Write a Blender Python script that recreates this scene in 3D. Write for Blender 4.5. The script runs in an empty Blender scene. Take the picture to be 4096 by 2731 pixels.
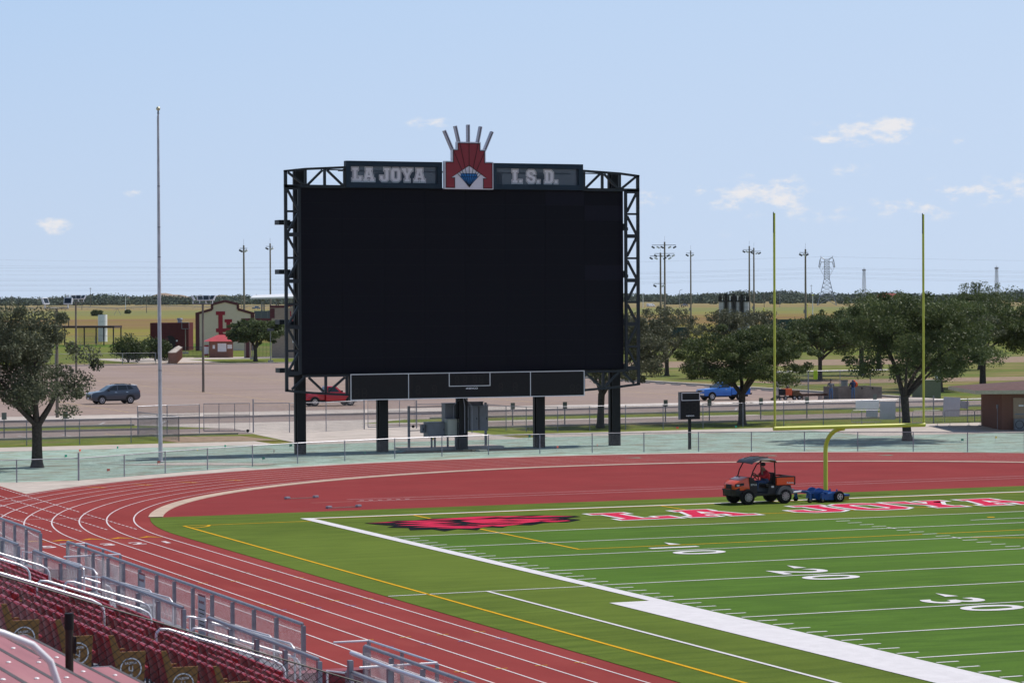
import bpy, bmesh, math, random
import numpy as np
from mathutils import Vector, Matrix
sc = bpy.context.scene
C = sc.collection
PI = math.pi
R = math.radians
random.seed(7)

# ---------------------------------------------------------------- camera
cam = bpy.data.cameras.new('camera')
camo = bpy.data.objects.new('camera', cam)
C.objects.link(camo)
CAM = Vector((-33.914, -102.223, 8.751))
yaw, pit, rol = 0.39386, -0.01619, -0.0048
fw = Vector((math.sin(yaw)*math.cos(pit), math.cos(yaw)*math.cos(pit), math.sin(pit)))
rt = Vector((math.cos(yaw), -math.sin(yaw), 0))
up = rt.cross(fw)
r2 = rt*math.cos(rol) + up*math.sin(rol)
u2 = up*math.cos(rol) - rt*math.sin(rol)
mw = Matrix((r2, u2, -fw)).transposed().to_4x4()
mw.translation = CAM
camo.matrix_world = mw
cam.sensor_width = 36
cam.lens = 95.21
cam.clip_start = 0.5
cam.clip_end = 60000
cam.dof.use_dof = True
cam.dof.focus_distance = 140
cam.dof.aperture_fstop = 8
sc.camera = camo

# ---------------------------------------------------------------- light
SUN_EL, SUN_AZ = R(57), R(84)          # azimuth clockwise from +Y
w = bpy.data.worlds.new('World')
sc.world = w
w.use_nodes = True
nt = w.node_tree
nt.nodes.clear()
def wn(t, **k):
    n = nt.nodes.new(t)
    for a, b in k.items(): setattr(n, a, b)
    return n
sky = wn('ShaderNodeTexSky', sky_type='NISHITA', sun_disc=False, sun_elevation=SUN_EL, sun_rotation=SUN_AZ,
         altitude=50, air_density=1.0, dust_density=0.35, ozone_density=2.2)
bg = wn('ShaderNodeBackground')
bg.inputs[1].default_value = 0.085
out = wn('ShaderNodeOutputWorld')
tc = wn('ShaderNodeTexCoord')
# fair-weather cumulus: each cloud is an elliptical puff in azimuth / elevation broken up by noise
sep = wn('ShaderNodeSeparateXYZ')
nt.links.new(tc.outputs['Generated'], sep.inputs[0])
az = wn('ShaderNodeMath', operation='ARCTAN2'); nt.links.new(sep.outputs[0], az.inputs[0]); nt.links.new(sep.outputs[1], az.inputs[1])
el = wn('ShaderNodeMath', operation='ARCSINE'); nt.links.new(sep.outputs[2], el.inputs[0])
comb = wn('ShaderNodeCombineXYZ'); nt.links.new(az.outputs[0], comb.inputs[0]); nt.links.new(el.outputs[0], comb.inputs[1])
nz = wn('ShaderNodeTexNoise'); nz.inputs['Scale'].default_value = 85; nz.inputs['Detail'].default_value = 9; nz.inputs['Roughness'].default_value = .62
vs = wn('ShaderNodeVectorMath', operation='MULTIPLY'); vs.inputs[1].default_value = (1, 1.9, 1)
nt.links.new(comb.outputs[0], vs.inputs[0]); nt.links.new(vs.outputs[0], nz.inputs['Vector'])
def mth(op, a, b=None, clamp=False):
    n = wn('ShaderNodeMath', operation=op, use_clamp=clamp)
    for i, x in enumerate((a, b)):
        if x is None: continue
        if isinstance(x, (int, float)): n.inputs[i].default_value = x
        else: nt.links.new(x, n.inputs[i])
    return n.outputs[0]
acc = None
CLOUDS = [   # azimuth, elevation (radians), 1/width, 1/height, density
    (0.5271, 0.0603, 50.4, 197.0, 1.0), (0.5153, 0.0574, 72.2, 492.4, 0.7), (0.4888, 0.0379, 72.2, 154.8, 0.95), (0.4815, 0.0356, 47.1, 180.6, 0.6), (0.3636, 0.0643, 114.0, 416.7, 0.7), (0.5632, 0.0379, 41.7, 154.8, 0.55), (0.4687, 0.0393, 77.4, 216.7, 0.5), (0.5587, 0.056, 216.7, 492.4, 0.45), (0.2258, 0.0267, 154.8, 318.6, 0.8), (0.2555, 0.039, 216.7, 492.4, 0.55), (0.2851, 0.0268, 197.0, 492.4, 0.6), (0.4448, 0.0358, 83.3, 180.6, 0.45), (0.518, 0.0456, 83.3, 270.8, 0.4), (0.3894, 0.0711, 180.6, 1083.3, 0.1), (0.5775, 0.0406, 98.5, 270.8, 0.6), (0.5407, 0.0316, 32.8, 180.6, 0.45), (0.5044, 0.0299, 36.1, 216.7, 0.4), (0.2692, 0.0292, 120.4, 433.3, 0.3), (0.324, 0.0456, 216.7, 451.4, 0.6), (0.2339, 0.0349, 57.0, 541.6, 0.25), (0.2846, 0.0545, 180.6, 902.8, 0.25)]
for (a0, e0, su, sv, amp) in CLOUDS:
    da = mth('MULTIPLY', mth('SUBTRACT', az.outputs[0], a0), su)
    de = mth('MULTIPLY', mth('SUBTRACT', el.outputs[0], e0), sv)
    r2_ = mth('ADD', mth('MULTIPLY', da, da), mth('MULTIPLY', de, de))
    g = mth('MULTIPLY', mth('POWER', 2.718, mth('MULTIPLY', r2_, -1.0)), amp)
    acc = g if acc is None else mth('MAXIMUM', acc, g)
# thin scattered haze cloud everywhere in the low sky, so the sky goes on outside the frame
nz2 = wn('ShaderNodeTexNoise'); nz2.inputs['Scale'].default_value = 11; nz2.inputs['Detail'].default_value = 5
nt.links.new(vs.outputs[0], nz2.inputs['Vector'])
low = mth('MULTIPLY', mth('MULTIPLY', mth('SUBTRACT', nz2.outputs[0], .5, True), 1.6), mth('SUBTRACT', 1.0, mth('ABSOLUTE', mth('MULTIPLY', mth('SUBTRACT', el.outputs[0], .035), 18)), True), True)
acc = mth('MAXIMUM', acc, low)
dn = mth('ADD', acc, mth('MULTIPLY', mth('MULTIPLY', mth('SUBTRACT', nz.outputs[0], .52), 3.4), mth('MULTIPLY', acc, 2.2, True)))
clm = wn('ShaderNodeMapRange', interpolation_type='SMOOTHSTEP'); clm.inputs[1].default_value = .22; clm.inputs[2].default_value = 1.0; clm.inputs[4].default_value = .85
nt.links.new(dn, clm.inputs[0]); cl = clm.outputs[0]
mixc = wn('ShaderNodeMix', data_type='RGBA')
nt.links.new(cl, mixc.inputs[0])
# near the horizon the blue sky pales into milky, humid air all the way round
hz = wn('ShaderNodeValToRGB'); hz.color_ramp.elements[0].position = 0; hz.color_ramp.elements[1].position = .16
hz.color_ramp.elements[0].color = (.56, .672, .845, 1); hz.color_ramp.elements[1].color = (.40, .60, .90, 1)
nt.links.new(el.outputs[0], hz.inputs[0])
hzs = wn('ShaderNodeVectorMath', operation='SCALE'); hzs.inputs[3].default_value = 1/.085
# paler toward the sun's side, bluer away from it
sdp = wn('ShaderNodeVectorMath', operation='DOT_PRODUCT'); sdp.inputs[1].default_value = (math.sin(SUN_AZ), math.cos(SUN_AZ), 0); nt.links.new(tc.outputs['Generated'], sdp.inputs[0])
gl = wn('ShaderNodeMapRange'); gl.inputs[1].default_value = .2; gl.inputs[2].default_value = .75; gl.inputs[4].default_value = .75; nt.links.new(sdp.outputs['Value'], gl.inputs[0])
hzm = wn('ShaderNodeMix', data_type='RGBA'); nt.links.new(gl.outputs[0], hzm.inputs[0]); nt.links.new(hz.outputs[0], hzm.inputs[6]); hzm.inputs[7].default_value = (.60, .725, .92, 1)
nt.links.new(hzm.outputs[2], hzs.inputs[0])
hf = wn('ShaderNodeMapRange', interpolation_type='SMOOTHSTEP'); hf.inputs[1].default_value = .05; hf.inputs[2].default_value = .7
nt.links.new(el.outputs[0], hf.inputs[0])
skm = wn('ShaderNodeMix', data_type='RGBA')
nt.links.new(hf.outputs[0], skm.inputs[0]); nt.links.new(hzs.outputs[0], skm.inputs[6]); nt.links.new(sky.outputs[0], skm.inputs[7])
nt.links.new(skm.outputs[2], mixc.inputs[6])
mixc.inputs[7].default_value = (10.3, 10.0, 10.0, 1)
nt.links.new(mixc.outputs[2], bg.inputs[0])
nt.links.new(bg.outputs[0], out.inputs[0])

sl = bpy.data.lights.new('sun', 'SUN')
sl.energy = 4.4
sl.angle = R(.53)
sl.color = (1, .95, .87)
so = bpy.data.objects.new('sun', sl)
C.objects.link(so)
sd = Vector((math.sin(SUN_AZ)*math.cos(SUN_EL), math.cos(SUN_AZ)*math.cos(SUN_EL), math.sin(SUN_EL)))
so.rotation_euler = (-sd).to_track_quat('-Z', 'Y').to_euler()
so.location = sd*80
sc.view_settings.view_transform = 'Standard'
sc.view_settings.look = 'None'
sc.view_settings.exposure = 0
sc.view_settings.gamma = 1
sc.cycles.use_denoising = True
sc.cycles.use_adaptive_sampling = False
sc.cycles.max_bounces = 5
sc.cycles.sample_clamp_direct = 12
sc.cycles.sample_clamp_indirect = 4
sc.cycles.volume_bounces = 1
sc.cycles.transparent_max_bounces = 16

# ---------------------------------------------------------------- helpers
def nodes(m):
    m.use_nodes = True
    return m.node_tree, m.node_tree.nodes['Principled BSDF']
MATS = {}
def M(name, col, rough=.6, metal=0., noise=.08, scale=6., bump=0., bscale=40., spec=.4, col2=None, coord='Object', stretch=None, coat=0., trans=0., detail=4, fac=None):
    """procedural material: two tones of one colour mixed by noise, optional fine relief"""
    if name in MATS: return MATS[name]
    m = bpy.data.materials.new(name)
    t, b = nodes(m)
    b.inputs['Roughness'].default_value = rough
    b.inputs['Metallic'].default_value = metal
    b.inputs['Specular IOR Level'].default_value = spec
    b.inputs['Coat Weight'].default_value = coat
    if trans: b.inputs['Transmission Weight'].default_value = trans
    if coord == 'World':
        g = t.nodes.new('ShaderNodeNewGeometry'); src = g.outputs['Position']
    else:
        g = t.nodes.new('ShaderNodeTexCoord'); src = g.outputs['Object']
    if stretch:
        mp = t.nodes.new('ShaderNodeMapping'); mp.inputs['Scale'].default_value = stretch
        t.links.new(src, mp.inputs[0]); src = mp.outputs[0]
    c2 = col2 or tuple(min(1, c*(1+noise)) for c in col)
    c1 = col if col2 else tuple(c*(1-noise) for c in col)
    n = t.nodes.new('ShaderNodeTexNoise'); n.inputs['Scale'].default_value = scale; n.inputs['Detail'].default_value = detail; n.inputs['Roughness'].default_value = .6
    t.links.new(src, n.inputs['Vector'])
    rp = t.nodes.new('ShaderNodeValToRGB')
    lo, hi = fac or (.35, .65)
    rp.color_ramp.elements[0].position = lo; rp.color_ramp.elements[1].position = hi
    rp.color_ramp.elements[0].color = (*c1, 1); rp.color_ramp.elements[1].color = (*c2, 1)
    t.links.new(n.outputs[0], rp.inputs[0])
    t.links.new(rp.outputs[0], b.inputs['Base Color'])
    if bump:
        n2 = t.nodes.new('ShaderNodeTexNoise'); n2.inputs['Scale'].default_value = bscale; n2.inputs['Detail'].default_value = 3
        t.links.new(src, n2.inputs['Vector'])
        bp = t.nodes.new('ShaderNodeBump'); bp.inputs['Strength'].default_value = bump; bp.inputs['Distance'].default_value = .02
        t.links.new(n2.outputs[0], bp.inputs['Height']); t.links.new(bp.outputs[0], b.inputs['Normal'])
    MATS[name] = m
    return m
def mixin(m, col, scale, lo, hi, stretch=None, coord='World', amount=1., detail=5, off=0.):
    """blend a further colour into a material's base colour where a second noise is high"""
    t, b = m.node_tree, m.node_tree.nodes['Principled BSDF']
    old = b.inputs['Base Color'].links[0].from_socket
    if coord == 'World':
        src = t.nodes.new('ShaderNodeNewGeometry').outputs['Position']
    else:
        src = t.nodes.new('ShaderNodeTexCoord').outputs['Object']
    mp = t.nodes.new('ShaderNodeMapping'); mp.inputs['Scale'].default_value = stretch or (1, 1, 1); mp.inputs['Location'].default_value = (off, off*.7, 0)
    t.links.new(src, mp.inputs[0])
    n = t.nodes.new('ShaderNodeTexNoise'); n.inputs['Scale'].default_value = scale; n.inputs['Detail'].default_value = detail
    t.links.new(mp.outputs[0], n.inputs['Vector'])
    mr = t.nodes.new('ShaderNodeMapRange'); mr.inputs[1].default_value = lo; mr.inputs[2].default_value = hi; mr.inputs[4].default_value = amount
    t.links.new(n.outputs[0], mr.inputs[0])
    mx = t.nodes.new('ShaderNodeMix'); mx.data_type = 'RGBA'
    t.links.new(mr.outputs[0], mx.inputs[0]); t.links.new(old, mx.inputs[6]); mx.inputs[7].default_value = (*col, 1)
    t.links.new(mx.outputs[2], b.inputs['Base Color'])
    return m

def wl(o):
    v = Vector((0, 0, 0))
    while o is not None:
        v = v + o.location; o = o.parent
    return v
def tag(o, label=None, cat=None, group=None, kind=None):
    if label: o['label'] = label
    if cat: o['category'] = cat
    if group: o['group'] = group
    if kind: o['kind'] = kind
    return o
def thing(name, label, cat, loc=(0, 0, 0), rz=0., group=None):
    o = bpy.data.objects.new(name, None)
    o.empty_display_size = .2
    C.objects.link(o)
    o.location = loc; o.rotation_euler = (0, 0, rz)
    return tag(o, label, cat, group)
def link(name, me, mat=None, parent=None):
    o = bpy.data.objects.new(name, me)
    C.objects.link(o)
    if mat is not None and not me.materials: me.materials.append(mat)
    if parent is not None: o.parent = parent
    return o
def copy_tree(root, parent=None):
    r = root.copy(); C.objects.link(r)
    if parent is not None: r.parent = parent
    for ch in list(root.children): copy_tree(ch, r)
    return r
class MB:
    def __init__(s): s.v = []; s.f = []
    def add(s, vs, fs):
        n = len(s.v); s.v += [tuple(x) for x in vs]; s.f += [tuple(i+n for i in f) for f in fs]; return s
    def box(s, x0, x1, y0, y1, z0, z1):
        return s.add([(x0,y0,z0),(x1,y0,z0),(x1,y1,z0),(x0,y1,z0),(x0,y0,z1),(x1,y0,z1),(x1,y1,z1),(x0,y1,z1)],
                     [(0,3,2,1),(4,5,6,7),(0,1,5,4),(1,2,6,5),(2,3,7,6),(3,0,4,7)])
    def obox(s, c, size, m=None):
        x, y, z = (a/2 for a in size); c = Vector(c); vs = []
        for p in [(-x,-y,-z),(x,-y,-z),(x,y,-z),(-x,y,-z),(-x,-y,z),(x,-y,z),(x,y,z),(-x,y,z)]:
            p = Vector(p)
            if m is not None: p = m @ p
            vs.append(c+p)
        return s.add(vs, [(0,3,2,1),(4,5,6,7),(0,1,5,4),(1,2,6,5),(2,3,7,6),(3,0,4,7)])
    def beam(s, a, b, w, d, upv=(0, 1, 0)):
        """rectangular bar from a to b, d deep along upv and w wide across"""
        a, b = Vector(a), Vector(b); ax = (b-a).normalized(); u = Vector(upv); u = (u-ax*u.dot(ax)).normalized(); t = ax.cross(u)
        vs = [p + t*i*w/2 + u*j*d/2 for p in (a, b) for i, j in ((-1,-1),(1,-1),(1,1),(-1,1))]
        return s.add(vs, [(3,2,1,0),(4,5,6,7),(0,1,5,4),(1,2,6,5),(2,3,7,6),(3,0,4,7)])
    def cyl(s, a, b, r0, r1=None, n=8, caps=True):
        a, b = Vector(a), Vector(b); r1 = r0 if r1 is None else r1
        ax = (b-a).normalized(); u = ax.orthogonal().normalized(); t = ax.cross(u)
        vs = []
        for p, r in ((a, r0), (b, r1)):
            for i in range(n):
                q = 2*PI*i/n; vs.append(p + (u*math.cos(q)+t*math.sin(q))*r)
        fs = [(i, (i+1) % n, n+(i+1) % n, n+i) for i in range(n)]
        if caps: fs += [tuple(range(n-1, -1, -1)), tuple(range(n, 2*n))]
        return s.add(vs, fs)
    def tube(s, pts, r, n=8, caps=True):
        pts = [Vector(p) for p in pts]; rs = r if isinstance(r, (list, tuple)) else [r]*len(pts)
        vs = []; u = None
        for i, p in enumerate(pts):
            d = (pts[min(i+1, len(pts)-1)]-pts[max(i-1, 0)]).normalized()
            u = (d.orthogonal() if u is None else u-d*u.dot(d)).normalized(); t = d.cross(u)
            for k in range(n):
                q = 2*PI*k/n; vs.append(p+(u*math.cos(q)+t*math.sin(q))*rs[i])
        fs = []
        for i in range(len(pts)-1):
            for k in range(n): fs.append((i*n+k, i*n+(k+1) % n, (i+1)*n+(k+1) % n, (i+1)*n+k))
        if caps: fs += [tuple(range(n-1, -1, -1)), tuple(range((len(pts)-1)*n, len(pts)*n))]
        return s.add(vs, fs)
    def prism(s, poly, ext):
        """planar polygon (3D points) extruded by vector ext"""
        n = len(poly); a = [Vector(p) for p in poly]; e = Vector(ext)
        return s.add(a+[p+e for p in a], [tuple(range(n)), tuple(range(2*n-1, n-1, -1))]+[((i+1) % n, i, n+i, n+(i+1) % n) for i in range(n)])
    def lathe(s, prof, c=(0, 0, 0), n=16, axis='z', caps=True):
        vs = []; c = Vector(c)
        for r, h in prof:
            for i in range(n):
                q = 2*PI*i/n; x, y = r*math.cos(q), r*math.sin(q)
                vs.append(c+(Vector((x, y, h)) if axis == 'z' else Vector((x, h, y))))
        fs = []
        for k in range(len(prof)-1):
            for i in range(n):
                f = (k*n+i, k*n+(i+1) % n, (k+1)*n+(i+1) % n, (k+1)*n+i); fs.append(f if axis == 'z' else f[::-1])
        e = [tuple(range(n-1, -1, -1)), tuple(range((len(prof)-1)*n, len(prof)*n))]
        if caps: fs += e if axis == 'z' else [x[::-1] for x in e]
        return s.add(vs, fs)
    def ell(s, c, r, n=10, m=6):
        vs = []; c = Vector(c)
        for j in range(m+1):
            t = PI*j/m
            for i in range(n):
                q = 2*PI*i/n; vs.append(c+Vector((r[0]*math.sin(t)*math.cos(q), r[1]*math.sin(t)*math.sin(q), r[2]*math.cos(t))))
        return s.add(vs, [(j*n+i, (j+1)*n+i, (j+1)*n+(i+1) % n, j*n+(i+1) % n) for j in range(m) for i in range(n)])
    def loft(s, rings, close=True):
        n = len(rings[0]); vs = [p for r in rings for p in r]
        fs = [(k*n+i, k*n+(i+1) % n, (k+1)*n+(i+1) % n, (k+1)*n+i) for k in range(len(rings)-1) for i in range(n)]
        if close: fs += [tuple(range(n-1, -1, -1)), tuple(range((len(rings)-1)*n, len(rings)*n))]
        return s.add(vs, fs)
    def mesh(s, name):
        me = bpy.data.meshes.new(name); me.from_pydata(s.v, [], s.f); me.update(); return me
    def build(s, name, mat, parent=None, smooth=False, wld=False, bevel=0):
        me = s.mesh(name)
        if bevel or smooth:
            bm = bmesh.new(); bm.from_mesh(me)
            bmesh.ops.recalc_face_normals(bm, faces=bm.faces)
            if bevel: bmesh.ops.bevel(bm, geom=[e for e in bm.edges if len(e.link_faces) == 2 and e.calc_face_angle(0) > .5], offset=bevel, segments=2, profile=.6, affect='EDGES')
            bm.to_mesh(me); bm.free()
        if smooth:
            me.polygons.foreach_set('use_smooth', [True]*len(me.polygons))
            if smooth != 2: me.set_sharp_from_angle(angle=R(40))
        o = link(name, me, mat, parent)
        if wld and parent is not None: o.location = -wl(parent)
        return o
def np_mesh(name, v, f, mat, parent=None, k=4):
    me = bpy.data.meshes.new(name); n = len(f)
    me.vertices.add(len(v)); me.vertices.foreach_set('co', np.asarray(v, dtype=np.float32).ravel())
    me.loops.add(n*k); me.loops.foreach_set('vertex_index', np.asarray(f, dtype=np.int32).ravel())
    me.polygons.add(n); me.polygons.foreach_set('loop_start', np.arange(0, n*k, k, dtype=np.int32)); me.polygons.foreach_set('loop_total', np.full(n, k, dtype=np.int32))
    me.update(calc_edges=True)
    return link(name, me, mat, parent)
def curve_mesh(name, loops, extrude=0., offset=0.):
    """filled 2D outline(s) in XY, later loops cut holes; offset widens the outline"""
    cu = bpy.data.curves.new(name, 'CURVE'); cu.dimensions = '2D'; cu.fill_mode = 'BOTH'; cu.extrude = extrude; cu.offset = offset
    for lp in loops:
        sp = cu.splines.new('POLY'); sp.points.add(len(lp)-1); sp.use_cyclic_u = True
        for p, q in zip(sp.points, lp): p.co = (q[0], q[1], 0, 1)
    o = bpy.data.objects.new(name, cu); C.objects.link(o)
    me = bpy.data.meshes.new_from_object(o.evaluated_get(bpy.context.evaluated_depsgraph_get()))
    bpy.data.objects.remove(o); bpy.data.curves.remove(cu); me.name = name
    return me
def text_mesh(s, size, extrude=.002, offset=0., align='CENTER'):
    cu = bpy.data.curves.new('text', 'FONT'); cu.body = s; cu.size = size; cu.extrude = extrude; cu.offset = offset; cu.align_x = align; cu.align_y = 'CENTER'
    o = bpy.data.objects.new('text', cu); C.objects.link(o)
    me = bpy.data.meshes.new_from_object(o.evaluated_get(bpy.context.evaluated_depsgraph_get()))
    bpy.data.objects.remove(o); bpy.data.curves.remove(cu); me.name = 'lettering'
    return me
GLYPH = {
 'L': (.75, [[(0,0),(.75,0),(.75,.34),(.55,.34),(.55,.18),(.34,.18),(.34,.82),(.46,.82),(.46,1),(0,1),(0,.82),(.12,.82),(.12,.18),(0,.18)]]),
 'A': (.88, [[(0,0),(.36,0),(.36,.17),(.28,.17),(.31,.30),(.57,.30),(.60,.17),(.52,.17),(.52,0),(.88,0),(.88,.17),(.80,.17),(.62,.82),(.68,.82),(.68,1),(.2,1),(.2,.82),(.26,.82),(.08,.17),(0,.17)], [(.355,.46),(.44,.76),(.525,.46)]]),
 'J': (.76, [[(0,.16),(.16,0),(.5,0),(.66,.16),(.66,.82),(.76,.82),(.76,1),(.34,1),(.34,.82),(.44,.82),(.44,.24),(.38,.18),(.28,.18),(.22,.24),(.22,.42),(0,.42)]]),
 'O': (.72, [[(.16,0),(.56,0),(.72,.16),(.72,.84),(.56,1),(.16,1),(0,.84),(0,.16)], [(.28,.2),(.22,.26),(.22,.74),(.28,.8),(.44,.8),(.5,.74),(.5,.26),(.44,.2)]]),
 'Y': (.84, [[(.22,0),(.62,0),(.62,.17),(.53,.17),(.53,.42),(.76,.83),(.84,.83),(.84,1),(.5,1),(.5,.83),(.54,.83),(.42,.6),(.30,.83),(.34,.83),(.34,1),(0,1),(0,.83),(.08,.83),(.31,.42),(.31,.17),(.22,.17)]]),
 'I': (.42, [[(0,0),(.42,0),(.42,.18),(.32,.18),(.32,.82),(.42,.82),(.42,1),(0,1),(0,.82),(.1,.82),(.1,.18),(0,.18)]]),
 'S': (.7, [[(0,.16),(.16,0),(.54,0),(.7,.16),(.7,.45),(.56,.57),(.24,.66),(.22,.69),(.22,.77),(.27,.82),(.43,.82),(.48,.77),(.48,.68),(.7,.68),(.7,.84),(.54,1),(.16,1),(0,.84),(0,.58),(.14,.46),(.46,.36),(.48,.33),(.48,.23),(.43,.18),(.27,.18),(.22,.23),(.22,.34),(0,.34)]]),
 'D': (.7, [[(0,0),(.52,0),(.7,.18),(.7,.82),(.52,1),(0,1),(0,.82),(.08,.82),(.08,.18),(0,.18)], [(.3,.18),(.3,.82),(.42,.82),(.48,.76),(.48,.24),(.42,.18)]]),
 '.': (.22, [[(0,0),(.22,0),(.22,.22),(0,.22)]]),
}
def terrain(x, y):
    r = math.hypot(x-CAM.x, y-CAM.y)
    return max(0., (r-500)*.0022)
# ---------------------------------------------------------------- surface materials
def bands_material():
    m = bpy.data.materials.new('farmland'); t, b = nodes(m)
    b.inputs['Roughness'].default_value = .95; b.inputs['Specular IOR Level'].default_value = .02
    g = t.nodes.new('ShaderNodeNewGeometry')
    vm = t.nodes.new('ShaderNodeVectorMath'); vm.operation = 'DOT_PRODUCT'; vm.inputs[1].default_value = (math.sin(.33), math.cos(.33), 0)
    t.links.new(g.outputs['Position'], vm.inputs[0])
    mp = t.nodes.new('ShaderNodeMapping'); mp.vector_type = 'POINT'; mp.inputs['Rotation'].default_value = (0, 0, .33); mp.inputs['Scale'].default_value = (.0016, .012, 1)
    t.links.new(g.outputs['Position'], mp.inputs[0])
    n = t.nodes.new('ShaderNodeTexNoise'); n.inputs['Scale'].default_value = 1; n.inputs['Detail'].default_value = 6; n.inputs['Roughness'].default_value = .65
    t.links.new(mp.outputs[0], n.inputs['Vector'])
    a = t.nodes.new('ShaderNodeMath'); a.operation = 'MULTIPLY_ADD'; t.links.new(n.outputs[0], a.inputs[0]); a.inputs[1].default_value = 330; t.links.new(vm.outputs['Value'], a.inputs[2])
    mr = t.nodes.new('ShaderNodeMapRange'); mr.inputs[1].default_value = 165; mr.inputs[2].default_value = 3165
    t.links.new(a.outputs[0], mr.inputs[0])
    rp = t.nodes.new('ShaderNodeValToRGB')
    stops = [(0, (.1, .15, .028)), (395, (.10, .155, .03)), (440, (.19, .185, .035)), (640, (.21, .20, .042)), (700, (.2, .135, .062)), (900, (.2, .125, .058)), (960, (.22, .175, .07)), (1080, (.2, .2, .07)),
             (1180, (.185, .195, .075)), (1420, (.18, .19, .085)), (1480, (.235, .185, .1)), (1900, (.25, .2, .115)), (3000, (.2, .19, .11))]
    els = rp.color_ramp.elements
    while len(els) < len(stops): els.new(.5)
    for e, (d, c) in zip(els, stops): e.position = d/3000; e.color = (*c, 1)
    t.links.new(mr.outputs[0], rp.inputs[0])
    t.links.new(rp.outputs[0], b.inputs['Base Color'])
    mixin(m, (.24, .215, .05), 1, .5, .62, (.004, .03, 1), amount=.6)
    mixin(m, (.22, .14, .075), 1, .52, .66, (.0033, .021, 1), amount=.7, off=7)
    mixin(m, (.08, .11, .03), .6, .55, .75, (1, 1, 1), amount=.35)
    return m
FARM = bands_material()
ASPH = M('worn_asphalt', (0.2585, 0.2035, 0.1848), .9, noise=.12, scale=.25, coord='World', bump=.25, bscale=25, spec=.15)
mixin(ASPH, (.17, .135, .125), 3, .5, .75, amount=.5); mixin(ASPH, (.29, .235, .215), .08, .5, .7, (1, .35, 1), amount=.6); mixin(ASPH, (.12, .1, .095), 60, .62, .72, amount=.45)
LOTASPH = M('faded_lot_asphalt', (0.2881, 0.2147, 0.1898), .9, noise=.10, scale=.12, coord='World', stretch=(.5, 1.2, 1), bump=.25, bscale=25, spec=.15)
mixin(LOTASPH, (.2, .15, .135), 2, .5, .75, amount=.5); mixin(LOTASPH, (.31, .24, .21), .05, .5, .7, (1, .5, 1), amount=.6); mixin(LOTASPH, (.17, .135, .125), .3, .66, .74, (1, .6, 1), amount=.5, off=2); mixin(LOTASPH, (.13, .105, .098), 55, .62, .72, amount=.4)
CONC = M('concrete', (.47, .41, .37), .9, noise=.12, scale=.9, coord='World', spec=.2, bump=.15, bscale=30)
mixin(CONC, (.34, .29, .25), .35, .55, .75, amount=.6); mixin(CONC, (.25, .21, .18), 9, .62, .78, amount=.5)
GRASS = M('lawn_grass', (.125, .158, .034), .95, noise=.25, scale=1.2, coord='World', spec=.03, bump=.6, bscale=14)
mixin(GRASS, (.22, .19, .06), .35, .5, .68, (1, 2, 1), amount=.75); mixin(GRASS, (.2, .13, .065), .16, .56, .7, (1, 2, 1), amount=.8); mixin(GRASS, (.05, .08, .015), 8, .55, .75, amount=.6)
HYDRO = M('hydroseed_mulch', (0.3075, 0.405, 0.3553), .95, noise=.2, scale=.8, coord='World', spec=.03, bump=.9, bscale=7)
mixin(HYDRO, (.25, .235, .18), .5, .47, .66, (1, 1.6, 1), amount=.85); mixin(HYDRO, (.36, .46, .42), .3, .5, .7, (1, 2.2, 1), amount=.8, off=4); mixin(HYDRO, (.075, .06, .048), 4.5, .61, .68, (1, 1.8, 1), amount=.85); mixin(HYDRO, (.22, .33, .2), 1.4, .58, .7, amount=.6, off=3)
DIRT = M('bare_dirt', (.27, .195, .14), .95, noise=.2, scale=1.5, coord='World', spec=.1, bump=.5, bscale=9)
TRACK = M('track_rubber', (.243, .047, .045), .85, noise=.07, scale=.35, coord='World', spec=.02, bump=.3, bscale=60, stretch=(1, .5, 1))
mixin(TRACK, (.29, .07, .06), 1.2, .52, .75, (1, .3, 1), amount=.5); mixin(TRACK, (.19, .03, .028), 45, .55, .75, amount=.45); mixin(TRACK, (.21, .034, .033), .12, .5, .7, amount=.6); mixin(TRACK, (.33, .11, .09), .5, .66, .76, (1, .12, 1), amount=.5, off=9)
DZONE = M('d_zone_rubber', (0.2294, 0.0414, 0.0432), .85, noise=.06, scale=.3, coord='World', spec=.02, bump=.3, bscale=60)
mixin(DZONE, (.235, .07, .062), .6, .56, .74, (.5, 2.5, 1), amount=.5); mixin(DZONE, (.14, .026, .027), 50, .55, .75, amount=.4); mixin(DZONE, (.3, .13, .11), 2.2, .72, .8, (.4, 2.5, 1), amount=.5)
def turf_mat(name, a, b_, c):
    m = M(name, a, .85, noise=.12, scale=.5, coord='World', spec=.02, bump=.9, bscale=28, stretch=(.35, 1.0, 1))
    mixin(m, b_, 1.5, .42, .62, (.3, 1.2, 1), amount=.85); mixin(m, c, 38, .52, .7, (.5, 1, 1), amount=.55); mixin(m, tuple(x*1.12 for x in a), .07, .45, .65, (1, .4, 1), amount=.6, off=3)
    return m
TURF = turf_mat('turf_surround', (.11, .155, .028), (.08, .119, .022), (.052, .082, .015))
FIELD = turf_mat('turf_playing_field', (.080, .152, .026), (.058, .115, .022), (.04, .08, .015))
WHITE = M('white_marking', (.62, .6, .63), .85, noise=.05, scale=2, coord='World', bump=.6, bscale=30, spec=.02)
YEL = M('yellow_marking', (.62, .34, .022), .85, noise=.08, scale=3, coord='World', bump=.5, bscale=30, spec=.02)
LINEW = M('track_line_white', (.6, .53, .55), .8, noise=.08, scale=3, coord='World', spec=.02)
CURB = M('beige_drain_curb', (.47, .36, .285), .85, noise=.12, scale=1.5, coord='World', spec=.2)
PARKY = M('worn_yellow_stripe', (0.522, 0.378, 0.2145), .9, noise=.2, scale=1.2, coord='World', spec=.1, fac=(.4, .6))
PARKW = M('worn_white_stripe', (.42, .40, .40), .9, noise=.2, scale=1.2, coord='World', spec=.1)
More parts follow.
